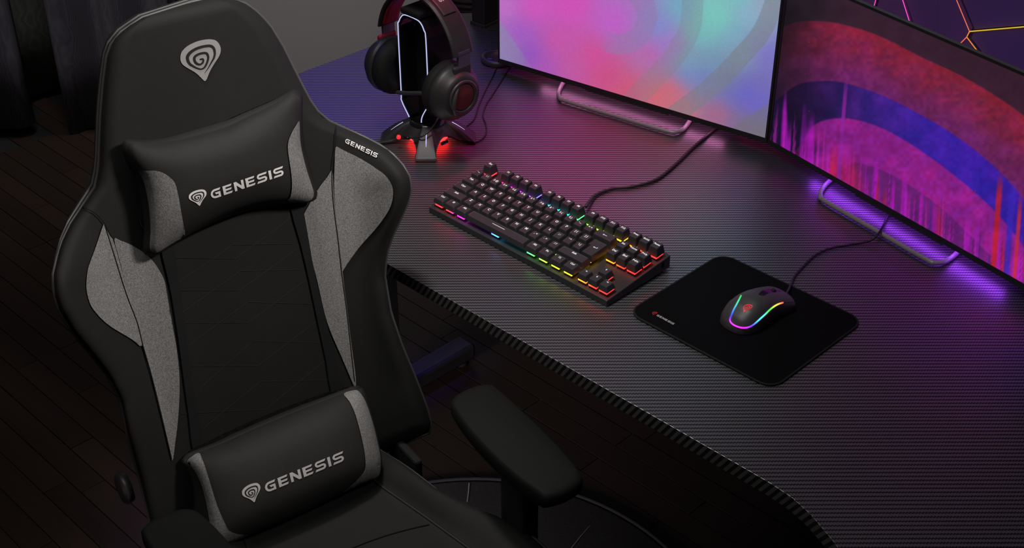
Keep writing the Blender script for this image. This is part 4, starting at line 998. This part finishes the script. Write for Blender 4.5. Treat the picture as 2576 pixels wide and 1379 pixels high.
ml = [onz(1003, 345, .022), onz(1014, 346, .0225), onz(1024, 347, .023), onz(1030, 348, .0235)]
pl = obj('plug_sleeve', *tube(ml[1:], .0026, 10), M_gloss, hs)
obj('plug_tip', *lathe(ml[0], ml[0] - ml[1], [(0, -.0035), (.0030, -.0025), (.0040, 0), (.0032, .0026), (0, .0040)], 16), glow('glow_red_tip', (1, .03, .04), .9, (.3, .01, .01)), pl)
obj('headset_cable', *tube(smooth_path([ml[3], onz(1045, 347, .028), onz(1062, 343, .034), onz(1080, 330, .040), onz(1094, 312, .05), onz(1106, 290, .06)], 5), .0014, 8), M_cable, hs)

# ================================================================== things at the back of the desk
sp = thing('desktop_speaker', 'dark desktop speaker standing at the back left corner of the desk', 'speaker', (-.468, .595, DZ))
ra = math.radians(4); sx_, sy_ = V(math.cos(ra), math.sin(ra), 0), V(-math.sin(ra), math.cos(ra), 0); sc_ = V(-.4655, .585, DZ)
v_, f_ = obox(sc_ + UP * .106, sx_, sy_, UP, .0165, .045, .100); bevel(obj('cabinet', v_, f_, M_bplastic, sp, False), .002)
v_, f_ = obox(sc_ + UP * .003, sx_, sy_, UP, .0190, .0475, .003); bevel(obj('base_plate', v_, f_, M_dplastic, sp, False), .001)
obj('driver_cone', *lathe(sc_ - sy_ * .0455 + UP * .12, -sy_, [(.013, 0), (.0135, .001), (.011, .001), (.004, -.0), (0, .001)], 24), M_rubber, sp)
obj('driver_cone', *lathe(sc_ - sy_ * .0455 + UP * .165, -sy_, [(.007, 0), (.0075, .001), (.005, .001), (0, .0005)], 24), M_rubber, sp)
hu = thing('usb_hub', 'low round dark hub with a blue port lying beside the left monitor edge', 'usb hub', (-.318, .452, DZ))
obj('hub_body', *lathe((-.318, .452, DZ), UP, [(.030, 0), (.032, .003), (.032, .008), (.029, .011), (.025, .0112), (.023, .0095), (.023, .0075), (0, .007)], 40), M_dplastic, hu)
obj('hub_port', *obox((-.322, .434, DZ + .0080), (.8, .6, 0), (-.6, .8, 0), (0, 0, 1), .004, .0018, .0012), plain('usb_bright_blue', (.05, .12, .5), .3), hu, False)
cord('loose_cable', 'thin dark cable running from the left monitor corner towards the headset', [(1262, 145, .002), (1254, 160, .002), (1240, 190, .002), (1222, 225, .002), (1205, 262, .002), (1192, 300, .002), (1170, 320, .002)], .0012)
# ribbed lantern of a floor lamp beyond the desk
lc_ = onp(1196, -42, V(0, 1.25, 0), V(0, 1, 0)); 
fl_ = thing('floor_lamp', 'unlit floor lamp with a dark ribbed round shade behind the desk', 'floor lamp', (lc_[0], lc_[1], 0))
prof_ = []
for i in range(61):
    t = -math.pi / 2 + math.pi * i / 60; r = .115 * math.cos(t); z = .085 * math.sin(t); k = 1 + .05 * math.cos(i * math.pi * 2 / 4)
    prof_.append((max(.0, r * k) if 0 < i < 60 else .0, z))
obj('shade', *lathe(lc_, UP, prof_, 40), plain('ribbed_shade', (.08, .05, .07), .6), fl_)
obj('pole', *tube([(lc_[0], lc_[1], .01), (lc_[0], lc_[1], lc_[2] - .08)], .008, 10), M_dmetal, fl_)
obj('lamp_foot', *lathe((lc_[0], lc_[1], 0), UP, [(.11, 0), (.11, .008), (.02, .016), (0, .016)], 32), M_dmetal, fl_)
